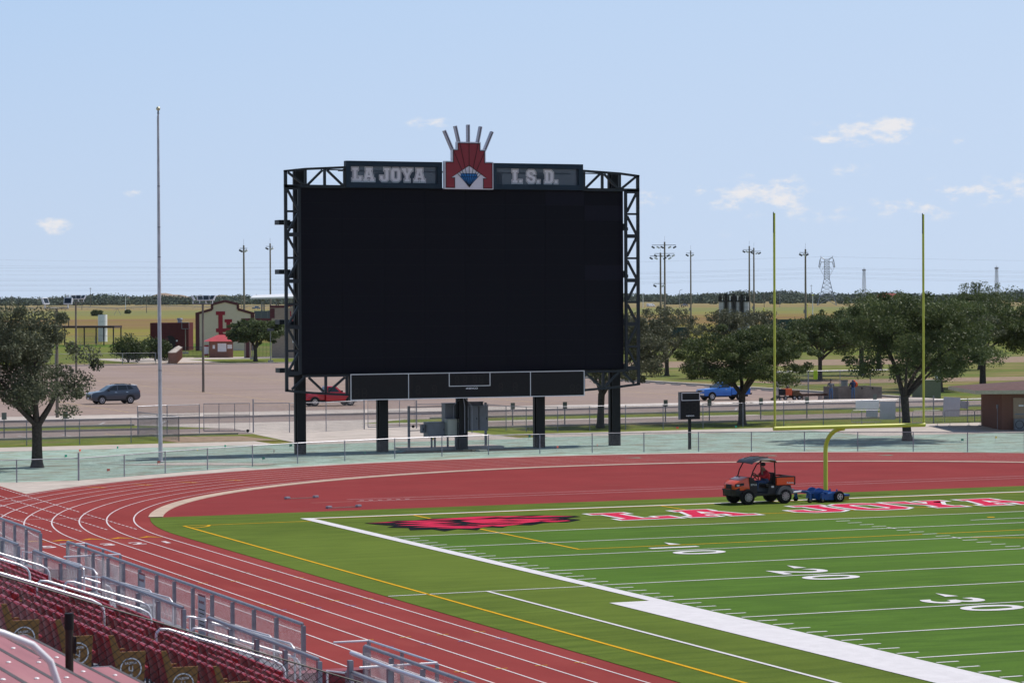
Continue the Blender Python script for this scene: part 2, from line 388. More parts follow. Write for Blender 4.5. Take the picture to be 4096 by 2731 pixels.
TURFRED = M('turf_red', (.52, .028, .075), .85, noise=.1, scale=3, coord='World', bump=.6, bscale=30, spec=.02)
TURFBLK = M('turf_black', (.012, .013, .018), .85, noise=.2, scale=3, coord='World', bump=.6, bscale=30, spec=.02)

# ---------------------------------------------------------------- the ground
def struct(o, label=None):
    o['kind'] = 'structure'
    if label: o['label'] = label
    return o
def sheet(name, poly, z, mat, parent=None):
    """flat sheet from a convex or simple polygon"""
    bm = bmesh.new(); vs = [bm.verts.new((x, y, z)) for x, y in poly]; f = bm.faces.new(vs)
    if f.normal.z < 0: f.normal_flip()
    f.normal_update()
    if f.normal.z < 0: f.normal_flip()
    bmesh.ops.triangulate(bm, faces=bm.faces[:])
    me = bpy.data.meshes.new(name); bm.to_mesh(me); bm.free()
    return link(name, me, mat, parent)
rad = [0, 60, 150, 300, 500, 600, 700, 850, 1000, 1200, 1500, 1800, 2100, 2400, 2600, 4000, 9000, 40000]
NA = 96
vs, fs = [], []
for r in rad:
    for k in range(NA):
        q = 2*PI*k/NA
        vs.append((CAM.x+r*math.sin(q), CAM.y+r*math.cos(q), max(0, min(r, 2600)-500)*.0022-.06))
for i in range(len(rad)-1):
    for k in range(NA): fs.append((i*NA+k, (i+1)*NA+k, (i+1)*NA+(k+1) % NA, i*NA+(k+1) % NA)[::-1])
ground = struct(np_mesh('ground', vs, fs, FARM))
CX, CY = 24.384, -5.0
def arc(r, a0, a1, n=64):
    return [(CX+r*math.cos(R(a0+(a1-a0)*i/n)), CY+r*math.sin(R(a0+(a1-a0)*i/n))) for i in range(n+1)]
def ring(name, r0, r1, a0, a1, z, mat, parent=None, n=96, z0=None):
    m = MB(); A = arc(r0, a0, a1, n); B = arc(r1, a0, a1, n); k = n+1
    m.add([(x, y, z) for x, y in A]+[(x, y, z) for x, y in B], [(i, k+i, k+i+1, i+1) for i in range(n)])
    if z0 is not None: m.add([(x, y, z0) for x, y in A]+[(x, y, z) for x, y in A], [(i, i+1, k+i+1, k+i) for i in range(n)]); m.add([(x, y, z0) for x, y in B]+[(x, y, z) for x, y in B], [(i, k+i, k+i+1, i+1) for i in range(n)])
    o = m.build(name, mat, parent)
    me = o.data; bm = bmesh.new(); bm.from_mesh(me)
    for f in bm.faces:
        if f.normal.z < -.5: f.normal_flip()
    bm.to_mesh(me); bm.free()
    return o
def rect(name, x0, x1, y0, y1, z, mat, parent=None):
    return sheet(name, [(x0, y0), (x1, y0), (x1, y1), (x0, y1)], z, mat, parent)
# far lawn and parking
DRYG = M('dry_mown_grass', (.17, .17, .055), .95, noise=.25, scale=.5, coord='World', spec=.03, bump=.5, bscale=10)
mixin(DRYG, (.1, .145, .035), .06, .42, .6, (1, 2.2, 1), amount=.85); mixin(DRYG, (.25, .18, .1), .09, .52, .66, (1, 2.5, 1), amount=.8, off=5)
lawn = struct(rect('lawn', -150, 330, 251.5, 300, -.045, GRASS)); rect('lawn_side', 87, 330, 84, 251, -.045, DRYG, lawn); rect('lawn_verge', -150, 330, 58, 66.8, -.03, GRASS, lawn)
rect('lawn_field', -150, 100, 300.5, 420, -.046, GRASS, lawn); rect('lawn_field', 100.1, 330, 300.5, 420, -.046, DRYG, lawn)
rect('lawn_island', -150, 100, 75.6, 81.6, -.03, GRASS, lawn)
rect('ball_field_dirt', 20, 72, 256.5, 262, -.035, DIRT, lawn); rect('ball_field_dirt', 86, 300, 200, 228, -.035, DIRT, lawn); rect('ball_field_dirt', 95, 330, 136, 147, -.035, DIRT, lawn)
lot = struct(rect('parking_lot', -150, 86, 97.5, 251.2, -.032, LOTASPH))
road = struct(rect('road', -150, 330, 81.6, 92, -.036, ASPH)); rect('parking_bay', -150, 100, 66.8, 75.6, -.036, ASPH, road)
drive = struct(sheet('driveway', [(17, 53), (31.5, 53), (31.5, 70), (28, 76), (35, 82.5), (14, 82.5), (19, 74), (18, 66)], -.022, CONC))
rect('walk', 22, 60, 75.2, 76.8, -.024, CONC, drive)
hydro = struct(sheet('hydroseed_strip', [(-60, 26), (-6, 26), (0, 28), (12, 33), (24, 35.5), (36, 33), (50, 25), (70, 20), (140, 20), (140, 54.2), (-60, 54.2)], -.026, HYDRO))
side = struct(rect('sidewalk', -150, 15.5, 53.9, 58.1, -.018, CONC)); rect('sidewalk_slab', 33.5, 330, 53.9, 58.1, -.018, CONC, side)
rect('sidewalk_slab', 52, 90, 45.5, 53.8, -.0185, CONC, side)
apron = struct(sheet('concrete_apron', [(-60, 20.5), (-7.35, 20.5), (-7.35, 27.6), (-60, 27.6)], -.012, CONC))
ring('apron_ring', 38.9, 40.55, 55, 180, -.014, CONC, apron); sheet('apron_corner', [(-7.3, 20.4), (-3.6, 23.1), (1.6, 27.6), (7.6, 31.6), (7.2, 33.4), (1.6, 29.9), (-3, 27.2), (-7.3, 27.4)], -.0125, CONC, apron)
sheet('pole_pad', [(1.6, 38.4), (6.0, 38.6), (9.8, 35.4), (8.5, 34.7), (4.5, 36.6)], -.008, CONC, apron)
dirt_patch = struct(sheet('bare_soil_patch', [(10.8, 58.6), (17.2, 58.4), (16.5, 64.5), (12, 66), (10.4, 62)], -.02, DIRT))
sheet('soil', [(18.5, 41.2), (27.5, 41.5), (27, 43.2), (20, 43.4)], -.015, DIRT, dirt_patch)
# kerbs
m = MB(); m.box(-150, 86.2, 90.6, 96.6, -.05, .12); kerb = struct(m.build('kerb_island', CONC))
m = MB(); m.box(86.2, 86.9, 97, 251, -.05, .12).box(-150, 90, 251.25, 251.5, -.05, .1).box(-150, 17, 66.6, 66.85, -.05, .1).box(34, 110, 66.6, 66.85, -.05, .1).box(-150, 14, 81.5, 81.7, -.05, .1).box(-150, 14, 75.5, 75.7, -.05, .1).box(36, 100, 81.5, 81.7, -.05, .1).build('kerb', CONC, kerb)
# raised walks across the lot on the right, and entry path of the ticket booth
side2 = struct(rect('entry_path', 62, 92, 262, 293, -.03, CONC)); rect('entry_grass', 73.5, 90, 254.5, 279, -.026, GRASS, side2)
# parking stripes
sm = MB(); sm.box(-5.4, 5.4, -.07, .07, 0, .001); stall_me = sm.mesh('stall_line'); stall_me.materials.append(PARKY)
for X in (1.6, 19.4, 37.0, 54.8, 72.6):
    r_ = rect('spine_line', X-.06, X+.06, 104, 240, -.025, PARKY, lot)
    for k in range(46):
        o = bpy.data.objects.new('stall_line', stall_me); C.objects.link(o); o.parent = lot; o.location = (X, 104+k*2.95, -.028); 
for k in range(38):
    o = rect('bay_line', -5+k*2.9, -4.9+k*2.9, 66.9, 72, -.03, PARKW if k % 5 else PARKY, road)
rect('edge_stripe', -60, 14, 66.95, 67.1, -.029, PARKW, road); rect('edge_stripe', 34, 100, 66.95, 67.12, -.028, PARKY, road)
for X, s in ((12, 1.4), (16.5, 1.4), (58, 2.2), (62, 2.2)): sheet('lane_arrow_line', [(X, 84), (X+.2, 84), (X+.2+s, 88), (X+s, 88)], -.03, PARKW, road)
rect('centre_stripe', -60, 200, 86.6, 86.72, -.031, PARKY, road)

# ---------------------------------------------------------------- track
R0, LW = 31.93, 1.07
track = struct(ring('track', 31.0, 39.78, 0, 180, 0, TRACK))
rect('straight', -17.3, -6.55, -140, CY+.001, -.0004, TRACK, track); rect('chute', -17.3, -7.32, CY, 75, -.003, TRACK, track); rect('far_straight', 55.3, 64, -140, CY, -.0004, TRACK, track)
dz = struct(sheet('d_zone', arc(31.2, 12, 168, 80), .002, DZONE))
cs = ring('drain_curb', 30.78, 31.36, 15, 164, .03, CURB, track, z0=0)
for k in range(8):
    r = R0+k*LW
    ring('lane_line', r-.028, r+.028, 0, 180, .006, LINEW, track, n=140)
for k in range(9):
    x = -7.55-k*LW
    rect('lane_line', x-.028, x+.028, -140, CY, .006, LINEW, track)
    if k > 0 or True:
        m = MB(); y = -2.2+.3*(k % 2)
        while y < 40:
            if (y+2.2) % 9 > .35: m.add([(x-.03-.06, y, .007), (x+.03-.06, y, .007), (x+.03-.06, y+.42, .007), (x-.03-.06, y+.42, .007)], [(0, 1, 2, 3)])
            y += .62
        m.build('dashed_lane_line', LINEW, track)
for x0, x1, y0, y1 in ((-13.5, -7.7, 15.2, 14.8), (-15, -7.7, 5.15, 4.5)):
    sheet('thin_line', [(x0, y0), (x1, y1), (x1, y1+.05), (x0, y0+.05)], .0075, LINEW, track)
for k in range(8):
    x = -7.55-k*LW
    sheet('exchange_mark', [(x, -5.5), (x-.52, -4.75), (x-1.02, -5.35), (x-.52, -5.05)], .008, YEL, track)
for k in range(4):
    a = R(136.0-k*3.4); r = R0+(6.9-k*1.03)*LW
    q = [(r-.1, 0), (r-.55, 0), (r-1.0, .022)]
    px, py = CX+r*math.cos(a), CY+r*math.sin(a)
    sheet('exchange_mark', [(px, py), (px+.62, py-.95), (px+.9, py-1.0)], .008, YEL, track)
for k in range(4):
    for yy, mt in ((-21.3, YEL), (-27.8, YEL), (-36.5, YEL), (-43, YEL), (-29.2, M('blue_tick', (.12, .13, .33), .85)), (-38, M('blue_tick', (.12, .13, .33), .85)), (-19, M('green_tick', (.1, .2, .12), .85))):
        x = -7.55-k*LW; rect('lane_tick', x-.16, x+.16, yy-k*.1, yy-k*.1+.05, .0085, mt, track)
for a in (84, 72, 62):
    px, py = CX+36.6*math.cos(R(a)), CY+36.6*math.sin(R(a)); sheet('exchange_mark', [(px, py), (px+.9, py+.1), (px+.8, py-.5)], .0085, M('green_mark', (.1, .24, .17), .85), track)
def ground_text(s, size, x, y, z, mat, parent, rz=0, sx=1, offset=0.):
    o = link('painted_number', text_mesh(s, size, 0, offset), mat, parent); o.location = (x, y, z); o.rotation_euler = (0, 0, rz); o.scale = (sx, 1, 1); return o
for k in range(6): ground_text(str(k+1), 1.1, -8.05-k*LW, -7.45, .009, LINEW, track, offset=.03)
# runway and hurdle-pit lines in the D
rect('runway_line', 4.6, 46, 8.0, 8.05, .008, LINEW, dz); rect('runway_line', 4.6, 46, 9.25, 9.3, .008, LINEW, dz)
for k in range(6): rect('runway_mark', 4.9+k*.42, 5.1+k*.42, 8.4, 8.5, .008, LINEW, dz)
rect('runway_pad', 2.6, 4.5, 8.0, 8.28, .008, M('takeoff_pad', (.26, .06, .05), .8, coord='World'), dz)

# ---------------------------------------------------------------- turf
tp = [(x, y) for x, y in arc(31.28, 164.4, 180, 12)]
poly = tp + [(-6.9, -140), (55.7, -140), (55.66, -5)] + [(CX+31.28*math.cos(R(a)), CY+31.28*math.sin(R(a))) for a in (0, 5, 10, 15.6)]
turf = struct(sheet('turf', poly, .012, TURF))
rect('playing_field', -.05, 48.8, -109.7, -9.2, .015, FIELD, turf)
Z1, Z2, Z3 = .021, .025, .029
yd = .9144
rect('sideline', -.45, 0, -110, .35, Z2, WHITE, turf); rect('end_line', 0.001, 48.77, .02, .3, Z2, WHITE, turf)
rect('coach_box', -1.72, -.451, -100, -31.9, Z2, WHITE, turf)
for k in range(0, 15):
    y = -9.144-k*5*yd
    rect('goal_line' if k == 0 else 'yard_line', 0.001 if k == 0 else .1, 48.7, y-.055, y+.055, Z2, WHITE, turf)
hm = MB(); hm.box(0, .61, -.05, .05, 0, .001); hme = hm.mesh('hash_mark'); hme.materials.append(WHITE)
vm_ = MB(); vm_.box(-.05, .05, -.3, .3, 0, .001); vme = vm_.mesh('hash_cross'); vme.materials.append(WHITE)
def put(me, name, loc, parent):
    o = bpy.data.objects.new(name, me); C.objects.link(o); o.parent = parent; o.location = loc; return o
for k in range(1, 56):
    y = -9.144-k*yd
    if k % 5: put(hme, 'hash_mark', (.1, y, Z1), turf); put(hme, 'hash_mark', (17.98, y, Z1), turf); put(hme, 'hash_mark', (30.2, y, Z1), turf)
    else: put(vme, 'hash_cross', (18.288, y, Z3), turf)
rect('try_line', 22.9, 25.8, -11.95, -11.85, Z2, WHITE, turf)
# soccer lines
rect('touch_line', -5.66, -5.55, -120, -1.0, Z1, YEL, turf); rect('soccer_goal_line', -5.66, -.46, -1.1, -1.0+.0, Z1-.0004, YEL, turf); rect('soccer_goal_line', -.45, 50, -.09, .012, Z1, YEL, turf)
m = MB(); n = 10
A = [(-5.6+.9*math.cos(R(-90+90*i/n)), -1.05+.9*math.sin(R(-90+90*i/n))) for i in range(n+1)]; B = [(-5.6+1.02*math.cos(R(-90+90*i/n)), -1.05+1.02*math.sin(R(-90+90*i/n))) for i in range(n+1)]
m.add([(x, y, Z1+.001) for x, y in A+B], [(i, n+1+i, n+2+i, i+1) for i in range(n)]); m.build('corner_arc', YEL, turf)
rect('penalty_line', 4.15, 4.27, -16.5, -.1, Z1, YEL, turf); rect('penalty_line', 4.27, 44.5, -16.5, -16.4, Z1, YEL, turf)
rect('goal_area_line', 15.2, 15.3, -5.6, -.1, Z1, YEL, turf); rect('goal_area_line', 15.2, 33.6, -5.6, -5.5, Z1, YEL, turf)
m = MB(); A = []; B = []
for i in range(25):
    q = R(-127+74*i/24); A.append((24.384+9.1*math.cos(q), -11.0+9.1*math.sin(q))); B.append((24.384+9.22*math.cos(q), -11.0+9.22*math.sin(q)))
m.add([(x, y, Z1+.002) for x, y in A+B], [(i, 25+i, 26+i, i+1) for i in range(24)]); m.build('penalty_arc', YEL, turf)
m = MB(); m.add([(24.4+.16*math.cos(R(20*i)), -11.0+.16*math.sin(R(20*i)), Z1) for i in range(18)], [tuple(range(18))]); m.build('penalty_spot', YEL, turf)
rect('restraining_line', -3.78, -3.66, -110, -27.5, Z2, WHITE, turf); rect('restraining_line', -6.85, -.46, -27.6, -27.5, Z1, WHITE, turf)
# yard numbers: base toward the near sideline
for k, s in ((1, '1 0'), (2, '2 0'), (3, '3 0'), (4, '4 0')):
    y = -9.144-k*10*yd
    for j, (ch, dy) in enumerate(((s[0], .98), (s[2], -.98))):
        o = link('yard_number', text_mesh(ch, 2.62, 0, .035), WHITE, turf); o.rotation_euler = (0, 0, -PI/2); o.location = (7.35, y+dy, Z3); o.scale = (1.02, 1, 1)
    sheet('direction_arrow', [(7.75, y+1.95), (8.2, y+1.95), (7.97, y+2.85)], Z3, WHITE, turf)
# end-zone lettering
ew = {'L': 10.7, 'A': 13.75, 'J': 18.75, 'O': 21.55, 'Y': 24.3, 'a': 27.3, 'I': 33.0}
for ch, x in ew.items():
    wd, lp = GLYPH[ch.upper()]
    H = 3.45; lp = [[(px*H*1.0, py*H) for px, py in l] for l in lp]
    o = link('letter_border', curve_mesh('letter_border', lp, 0, .16), WHITE, turf); o.location = (x, -6.05, Z2)
    o = link('letter', curve_mesh('letter', lp, 0, -.03), TURFRED, turf); o.location = (x, -6.05, Z3)
# abstract jagged team emblem (red streaks on black), lying between sideline and lettering
random.seed(3)
top = [(1.1, -2.9), (2.0, -2.75), (2.7, -2.3), (3.4, -2.45), (4.2, -2.0), (5.2, -2.1), (6.3, -1.75), (7.6, -2.2), (8.6, -2.35), (9.9, -3.3)]
bot = [(9.95, -3.75), (9.0, -4.3), (9.3, -5.2), (8.4, -5.95), (7.6, -5.7), (6.6, -6.6), (5.9, -6.2), (5.2, -7.1), (4.6, -6.6), (3.9, -7.75), (3.4, -7.0), (2.6, -7.7), (2.5, -6.7), (1.6, -6.7), (1.9, -5.7), (1.2, -5.2), (1.75, -4.6), (1.3, -3.7)]
o = link('emblem_ground', curve_mesh('emblem_ground', [top+bot], 0, 0), TURFBLK, turf); o.location = (0, 0, Z2)
STREAK = [[(1.5, -3.0), (3.2, -2.75), (4.6, -3.2), (3.0, -3.3)], [(2.2, -3.7), (3.6, -3.5), (4.4, -3.9), (3.2, -4.3)], [(2.0, -4.6), (3.4, -4.4), (4.3, -4.8), (3.1, -5.2)], [(2.3, -5.5), (3.6, -5.2), (4.6, -5.7), (3.4, -6.1)], [(2.9, -6.4), (4.3, -6.0), (5.2, -6.3), (4.0, -6.9)],
          [(4.0, -2.5), (6.3, -2.0), (8.6, -2.6), (9.6, -3.4), (8.3, -3.3), (7.2, -3.0), (5.6, -3.1)], [(4.9, -3.4), (6.6, -3.3), (7.6, -3.9), (8.7, -4.3), (7.9, -5.0), (6.6, -5.6), (5.4, -5.4), (5.0, -4.5)], [(4.6, -5.2), (5.2, -5.9), (6.4, -6.0), (5.4, -6.6), (4.8, -6.2)], [(7.6, -5.1), (8.6, -4.8), (8.7, -5.4), (7.9, -5.7)]]
for q in range(34):
    x = random.uniform(1.8, 8.6); y = random.uniform(-6.6, -2.5); L = random.uniform(.5, 1.5); h = random.uniform(.08, .26)
    if y < -6.6+abs(x-4.5)*.35: continue
    STREAK.append([(x, y), (x+L*.4, y-h), (x+L, y-h*.2), (x+L*.5, y+h*.5)])
for n_, q in enumerate(STREAK):
    o = link('emblem_streak', curve_mesh('emblem_streak', [q], 0, .05 if n_ < 9 else .01), TURFRED if n_ < 9 else TURFBLK, turf); o.location = (0, 0, Z3 if n_ < 9 else Z3+.004)
# ---------------------------------------------------------------- object materials
STEEL = M('dark_painted_steel', (.014, .021, .026), .5, noise=.2, scale=3, spec=.4)
BLACK = M('matte_black', (.008, .008, .009), .6, noise=.15, scale=4, spec=.3)
LED = M('led_face', (.004, .0048, .010), .75, noise=.05, scale=8, spec=.2)
LEDL = M('led_face_lighter', (.0085, .0092, .018), .75, noise=.05, scale=8, spec=.2)
SIGNBOX = M('sign_cabinet_teal', (.012, .03, .05), .55, noise=.12, scale=1.5, spec=.3)
GALV = M('galvanized_steel', (.30, .30, .34), .45, metal=.6, noise=.15, scale=4)
GALVD = M('weathered_galvanized', (.2, .205, .23), .5, metal=.5, noise=.2, scale=4)
ALU = M('brushed_aluminium', (.74, .74, .78), .36, metal=.45, noise=.06, scale=3)
LAV = M('white_sign_face', (.8, .79, .85), .5, noise=.03, scale=2)
LAVD = M('grey_ray_face', (.5, .5, .58), .5, noise=.03)
SRED = M('sign_red', (.30, .032, .045), .5, noise=.05, scale=2)
SBLU = M('sign_blue', (.016, .19, .52), .5, noise=.05, scale=2)
WPAINT = M('white_paint', (.78, .78, .8), .5, noise=.04, scale=3)
GYEL = M('goalpost_yellow', (.60, .60, .085), .4, noise=.05, scale=2, spec=.4)
GRAYP = M('grey_cabinet_paint', (.2, .205, .225), .5, noise=.07, scale=3)
BEIGE = M('beige_cabinet_paint', (.42, .42, .36), .5, noise=.05, scale=3)
def offs(loop, d):
    n = len(loop); r = []
    for i in range(n):
        p0, p, p1 = Vector(loop[i-1]), Vector(loop[i]), Vector(loop[(i+1) % n])
        a = (p-p0).normalized(); b = (p1-p).normalized()
        na = Vector((a.y, -a.x)); nb = Vector((b.y, -b.x)); m = (na+nb)
        m = m/max(.35, 1+na.dot(nb)); r.append((p.x+m.x*d, p.y+m.y*d))
    return r
# ---------------------------------------------------------------- video scoreboard
SB = thing('video_scoreboard', 'huge black video scoreboard on five steel columns behind the track', 'scoreboard', (23.47, 43.5, 0))
for x in (13.66, 18.59, 23.47, 28.33, 33.19):
    top = 16.05 if x in (13.66, 33.19) else 15.9
    m = MB(); w2 = .26
    m.box(x-w2, x+w2, 43.2, 43.26, -.05, top).box(x-w2, x+w2, 43.74, 43.8, -.05, top).box(x-.04, x+.04, 43.26, 43.74, -.05, top).box(x-w2-.003, x-w2+.03, 43.5, 43.741, -.05, top)
    m.build('column', BLACK, SB, wld=True)
YF = 42.45
def member(a, b, w=.15, name='truss_member', y=YF):
    MB().beam((a[0], y, a[1]), (b[0], y, b[1]), w, .14).build(name, STEEL, SB, wld=True)
zl = [14.95, 13.63, 12.33, 11.03, 9.73, 8.44, 7.16, 5.83, 4.57]
for side in (0, 1):
    X = (lambda x: x) if side == 0 else (lambda x: 46.83-x)
    member((X(12.55), 3.6), (X(12.55), 15.9), .17); member((X(13.34), 4.5), (X(13.34), 15), .16)
    for i, z in enumerate(zl): member((X(12.63), z), (X(13.27), z), .22 if i % 2 == 0 else .12)
    for i in range(8):
        za, zb = zl[i]-.12, zl[i+1]+.12
        a, b = ((12.66, za), (13.26, zb)) if i % 2 == 0 else ((13.26, za), (12.66, zb))
        member((X(a[0]), a[1]), (X(b[0]), b[1]), .12, y=YF-.002 if i % 2 else YF+.002)
    # top and bottom cantilever frames
    member((X(12.46), 15.04), (X(16.1), 15.04), .17); member((X(12.46), 15.86), (X(13.7), 16.0), .13); member((X(13.7), 16.0), (X(16.1), 16.13), .13); member((X(14.9), 15.98), (X(16.1), 15.98), .06)
    member((X(13.72), 15.1), (X(13.72), 15.95), .13); member((X(14.85), 15.1), (X(14.85), 16.0), .14); member((X(16.03), 15.1), (X(16.03), 16.05), .14)
    for a, b in (((12.7, 15.8), (13.6, 15.12)), ((14.72, 15.95), (13.85, 15.12)), ((15.0, 15.95), (15.92, 15.12))): member((X(a[0]), a[1]), (X(b[0]), b[1]), .12)
    member((X(12.47), 3.62), (X(14.0), 3.46), .13); member((X(14.0), 3.46), (X(16.22), 3.31), .13); member((X(13.5), 4.4), (X(16.22), 4.4), .12)
    member((X(14.85), 3.45), (X(14.85), 4.36), .14); member((X(16.1), 3.38), (X(16.1), 4.36), .14)
    for a, b in (((12.85, 3.68), (13.55, 4.3)), ((13.85, 4.32), (14.72, 3.52)), ((15.0, 3.5), (15.98, 4.3))): member((X(a[0]), a[1]), (X(b[0]), b[1]), .12)
for z in (13.0, 10.2, 7.36, 4.62):
    MB().box(12.72, 13.4, 44.25, 45.05, z-.06, z+.2).box(13.4, 34.25, 44.25, 45.05, z, z+.06).box(13.1, 34.3, 44.16, 44.25, z-.28, z+.12).box(13.15, 34.3, 43.85, 44.16, z-.3, z-.12).build('catwalk', STEEL, SB, wld=True)
scr = MB().box(13.44, 33.42, 42.66, 43.15, 4.5, 15.0).build('screen', BLACK, SB, wld=True)
nx, nz_ = 8, 12
mw_, mh_ = 19.94/nx, 10.46/nz_
mm = MB().box(.004, mw_-.004, 0, .05, .004, mh_-.004)
lme = mm.mesh('led_module'); lme.materials.append(LED); lml = lme.copy(); lml.materials[0] = LEDL
for i in range(nx):
    for j in range(nz_):
        o = put(lml if (i, j) in ((6, 11), (7, 10), (7, 6)) else lme, 'led_module', Vector((13.46+i*mw_, 42.61, 4.52+j*mh_))+Vector((-23.47, -43.5, 0))-scr.location, scr)
MB().box(13.40, 13.435, 42.58, 42.7, 4.5, 15.0).build('screen_edge', GALVD, scr)
MB().box(13.42, 33.42, 42.60, 42.7, 15.003, 15.03).build('screen_edge', STEEL, scr)
TRANSL = M('translucent_banner', (.07, .095, .12), .8, noise=.05, scale=1, spec=.1)
t_, b_ = TRANSL.node_tree, TRANSL.node_tree.nodes['Principled BSDF']; b_.inputs['Alpha'].default_value = .80
def sign_box(x0, x1, word, lx, lh, gap, zb):
    o = MB().box(x0, x1, 42.35, 42.75, 14.99, 15.28).box(x0, x1, 42.35, 42.75, 16.22, 16.5).box(x0, x0+.28, 42.35, 42.75, 15.28, 16.22).box(x1-.28, x1, 42.35, 42.75, 15.28, 16.22).build('sign_cabinet', SIGNBOX, SB, wld=True)
    MB().box(x0+.28, x1-.28, 42.5, 42.51, 15.28, 16.22).build('banner_panel', TRANSL, o)
    x = lx
    for ch in word:
        if ch == ' ': x += gap; continue
        wd, lp = GLYPH[ch]; lp = [[(a*lh, b*lh) for a, b in l] for l in lp]
        f = link('letter', curve_mesh('letter', [offs(l, .008) for l in lp], .008), WPAINT, o); f.rotation_euler = (PI/2, 0, 0); f.location = (x, 42.485, zb)
        loops = [lp[0]]
        r = link('letter_outline', curve_mesh('letter_outline', [offs(lp[0], .062), offs(lp[0], .034)[::-1]], .008), WPAINT, f)
        if len(lp) > 1: link('letter_outline', curve_mesh('letter_outline', [offs(lp[1], .034)[::-1], offs(lp[1], .05)], .008), WPAINT, f)
        x += wd*lh+.105
    return o
sign_box(16.1, 21.9, 'LA JOYA', 16.5, .75, .24, 15.37)
sign_box(24.98, 30.72, 'I. S. D.', 26.3, .75, .22, 15.38)
for x0, x1 in ((20.15, 21.3), (25.3, 26.35)): MB().box(x0, x1, 44.2, 44.9, 15.05, 15.98).build('speaker_cabinet', BLACK, SB, wld=True)
MB().box(16.2, 30.6, 44.0, 44.1, 15.98, 16.06).build('rear_rail', BLACK, SB, wld=True)
# crest
CZ = .94
def P(l, y=0): return [(23.43+a, 42.05+y, 14.96+b*CZ) for a, b in l]
body = [(-1.5,0),(1.5,0),(1.5,1.68),(1.03,1.68),(1.03,2.42),(.73,2.42),(.73,2.88),(-.73,2.88),(-.73,2.44),(-1.03,2.44),(-1.03,1.7),(-1.5,1.7)]
crest = MB().prism(P(body), (0, .28, 0)).build('crest', LAV, SB, wld=True)
RAYS = [((-.98, 2.40), (-1.47, 3.55)), ((-.58, 2.86), (-.80, 3.84)), ((0, 2.86), (0, 3.93)), ((.58, 2.86), (.77, 3.83)), ((1.0, 2.38), (1.48, 3.53))]
for a, b in RAYS:
    MB().beam(P([a])[0], P([b])[0], .15, .26).build('crest_ray', LAVD, crest).location.y = .141
    MB().beam(P([a], -.004)[0], P([(b[0]*.97+a[0]*.03, b[1]*.96+a[1]*.04)], -.004)[0], .035, .02).build('ray_line', BLACK, crest).location.y = .02
red = [(-1.42,.09),(-.89,.09),(-.89,.69),(-1.12,.69),(0,1.45),(1.1,.66),(.88,.66),(.88,.07),(1.42,.07),(1.42,1.6),(.95,1.6),(.95,2.34),(.66,2.34),(.66,2.78),(-.67,2.79),(-.67,2.36),(-.96,2.36),(-.96,1.62),(-1.42,1.62)]
o = link('crest_field', curve_mesh('crest_field', [[(a, b*CZ) for a, b in red]], .004), SRED, crest); o.rotation_euler = (PI/2, 0, 0); o.location = (23.43, 42.04, 14.96)
o = link('crest_line', curve_mesh('crest_line', [offs([(a, b*CZ) for a, b in red], .02), offs([(a, b*CZ) for a, b in red], -.016)[::-1]], .004), BLACK, crest); o.rotation_euler = (PI/2, 0, 0); o.location = (23.43, 42.034, 14.96)
dia = [(-.54,.76),(0,.11),(.53,.76),(.45,.95),(-.48,.95)]
o = link('crest_diamond', curve_mesh('crest_diamond', [[(a, b*CZ) for a, b in dia]], .004), SBLU, crest); o.rotation_euler = (PI/2, 0, 0); o.location = (23.43, 42.034, 14.96)
m = MB()
for b in [RAYS[0][0], RAYS[1][0], RAYS[2][0], RAYS[3][0], RAYS[4][0], (-.74, .97), (.74, .97), (-.6, 1.06), (.6, 1.06)]:
    m.beam(P([(b[0]*.04, .2)], -.03)[0], P([b], -.03)[0], .024, .012)
m.beam(P([(-.54, .76)], -.032)[0], P([(.53, .76)], -.032)[0], .02, .012).beam(P([(-.48, .95)], -.034)[0], P([(.45, .95)], -.034)[0], .02, .012)
m.add(P([(-.14, .28), (0, .10), (.14, .28)], -.037), [(0, 1, 2)])
m.build('crest_line', BLACK, crest)
# fixed-digit panel
pan = MB().box(16.25, 30.7, 42.25, 42.6, 3.0, 4.48).build('digit_panel', BLACK, SB, wld=True)
WL = .045
def wline(x0, x1, z0, z1): MB().box(x0, x1, 42.235, 42.25, z0, z1).build('panel_stripe', WPAINT, pan)
wline(16.25, 30.7, 4.435, 4.48); wline(16.25, 30.7, 3.0, 3.045); wline(16.25, 16.295, 3.046, 4.434); wline(30.655, 30.7, 3.046, 4.434)
for x in (19.72, 27.25): wline(x, x+.04, 3.046, 4.434)
wline(22.2, 22.24, 3.68, 4.434); wline(24.72, 24.76, 3.68, 4.434); wline(22.241, 24.719, 3.68, 3.72)
DIM = M('unlit_digit', (.016, .013, .011), .6)
def seg8(x, z, h, parent, y):
    m = MB(); w_ = h*.5
    for zz in (0, h/2, h): m.box(x+.02, x+w_-.02, y, y+.004, z+zz-.02, z+zz+.02)
    for zz in (0, h/2):
        for xx in (0, w_): m.box(x+xx-.018, x+xx+.018, y, y+.004, z+zz+.035, z+zz+h/2-.035)
    m.build('digit', DIM, parent)
for x, z, h in ((16.5, 3.15, .5), (16.95, 3.15, .5), (29.8, 3.15, .5), (30.2, 3.15, .5), (20.2, 3.3, .45), (21.2, 3.3, .45), (25.3, 3.35, .45), (26.2, 3.35, .45), (22.6, 3.85, .4), (23.1, 3.85, .4), (23.7, 3.85, .4), (24.1, 3.85, .4)): seg8(x, z, h, pan, 42.245)
def nevco(parent, x, y, z, s):
    o = link('maker_name', text_mesh('NEVCO', s, .002, .004), WPAINT, parent); o.rotation_euler = (PI/2, 0, 0); o.location = (x, y, z); o.scale = (1.15, .8, 1)
    MB().add([(x-s*2.5, y, z), (x-s*1.95, y, z+s*.28), (x-s*2.05, y, z), (x-s*1.95, y, z-s*.28)], [(0, 3, 2), (0, 2, 1)]).build('maker_mark', WPAINT, parent)
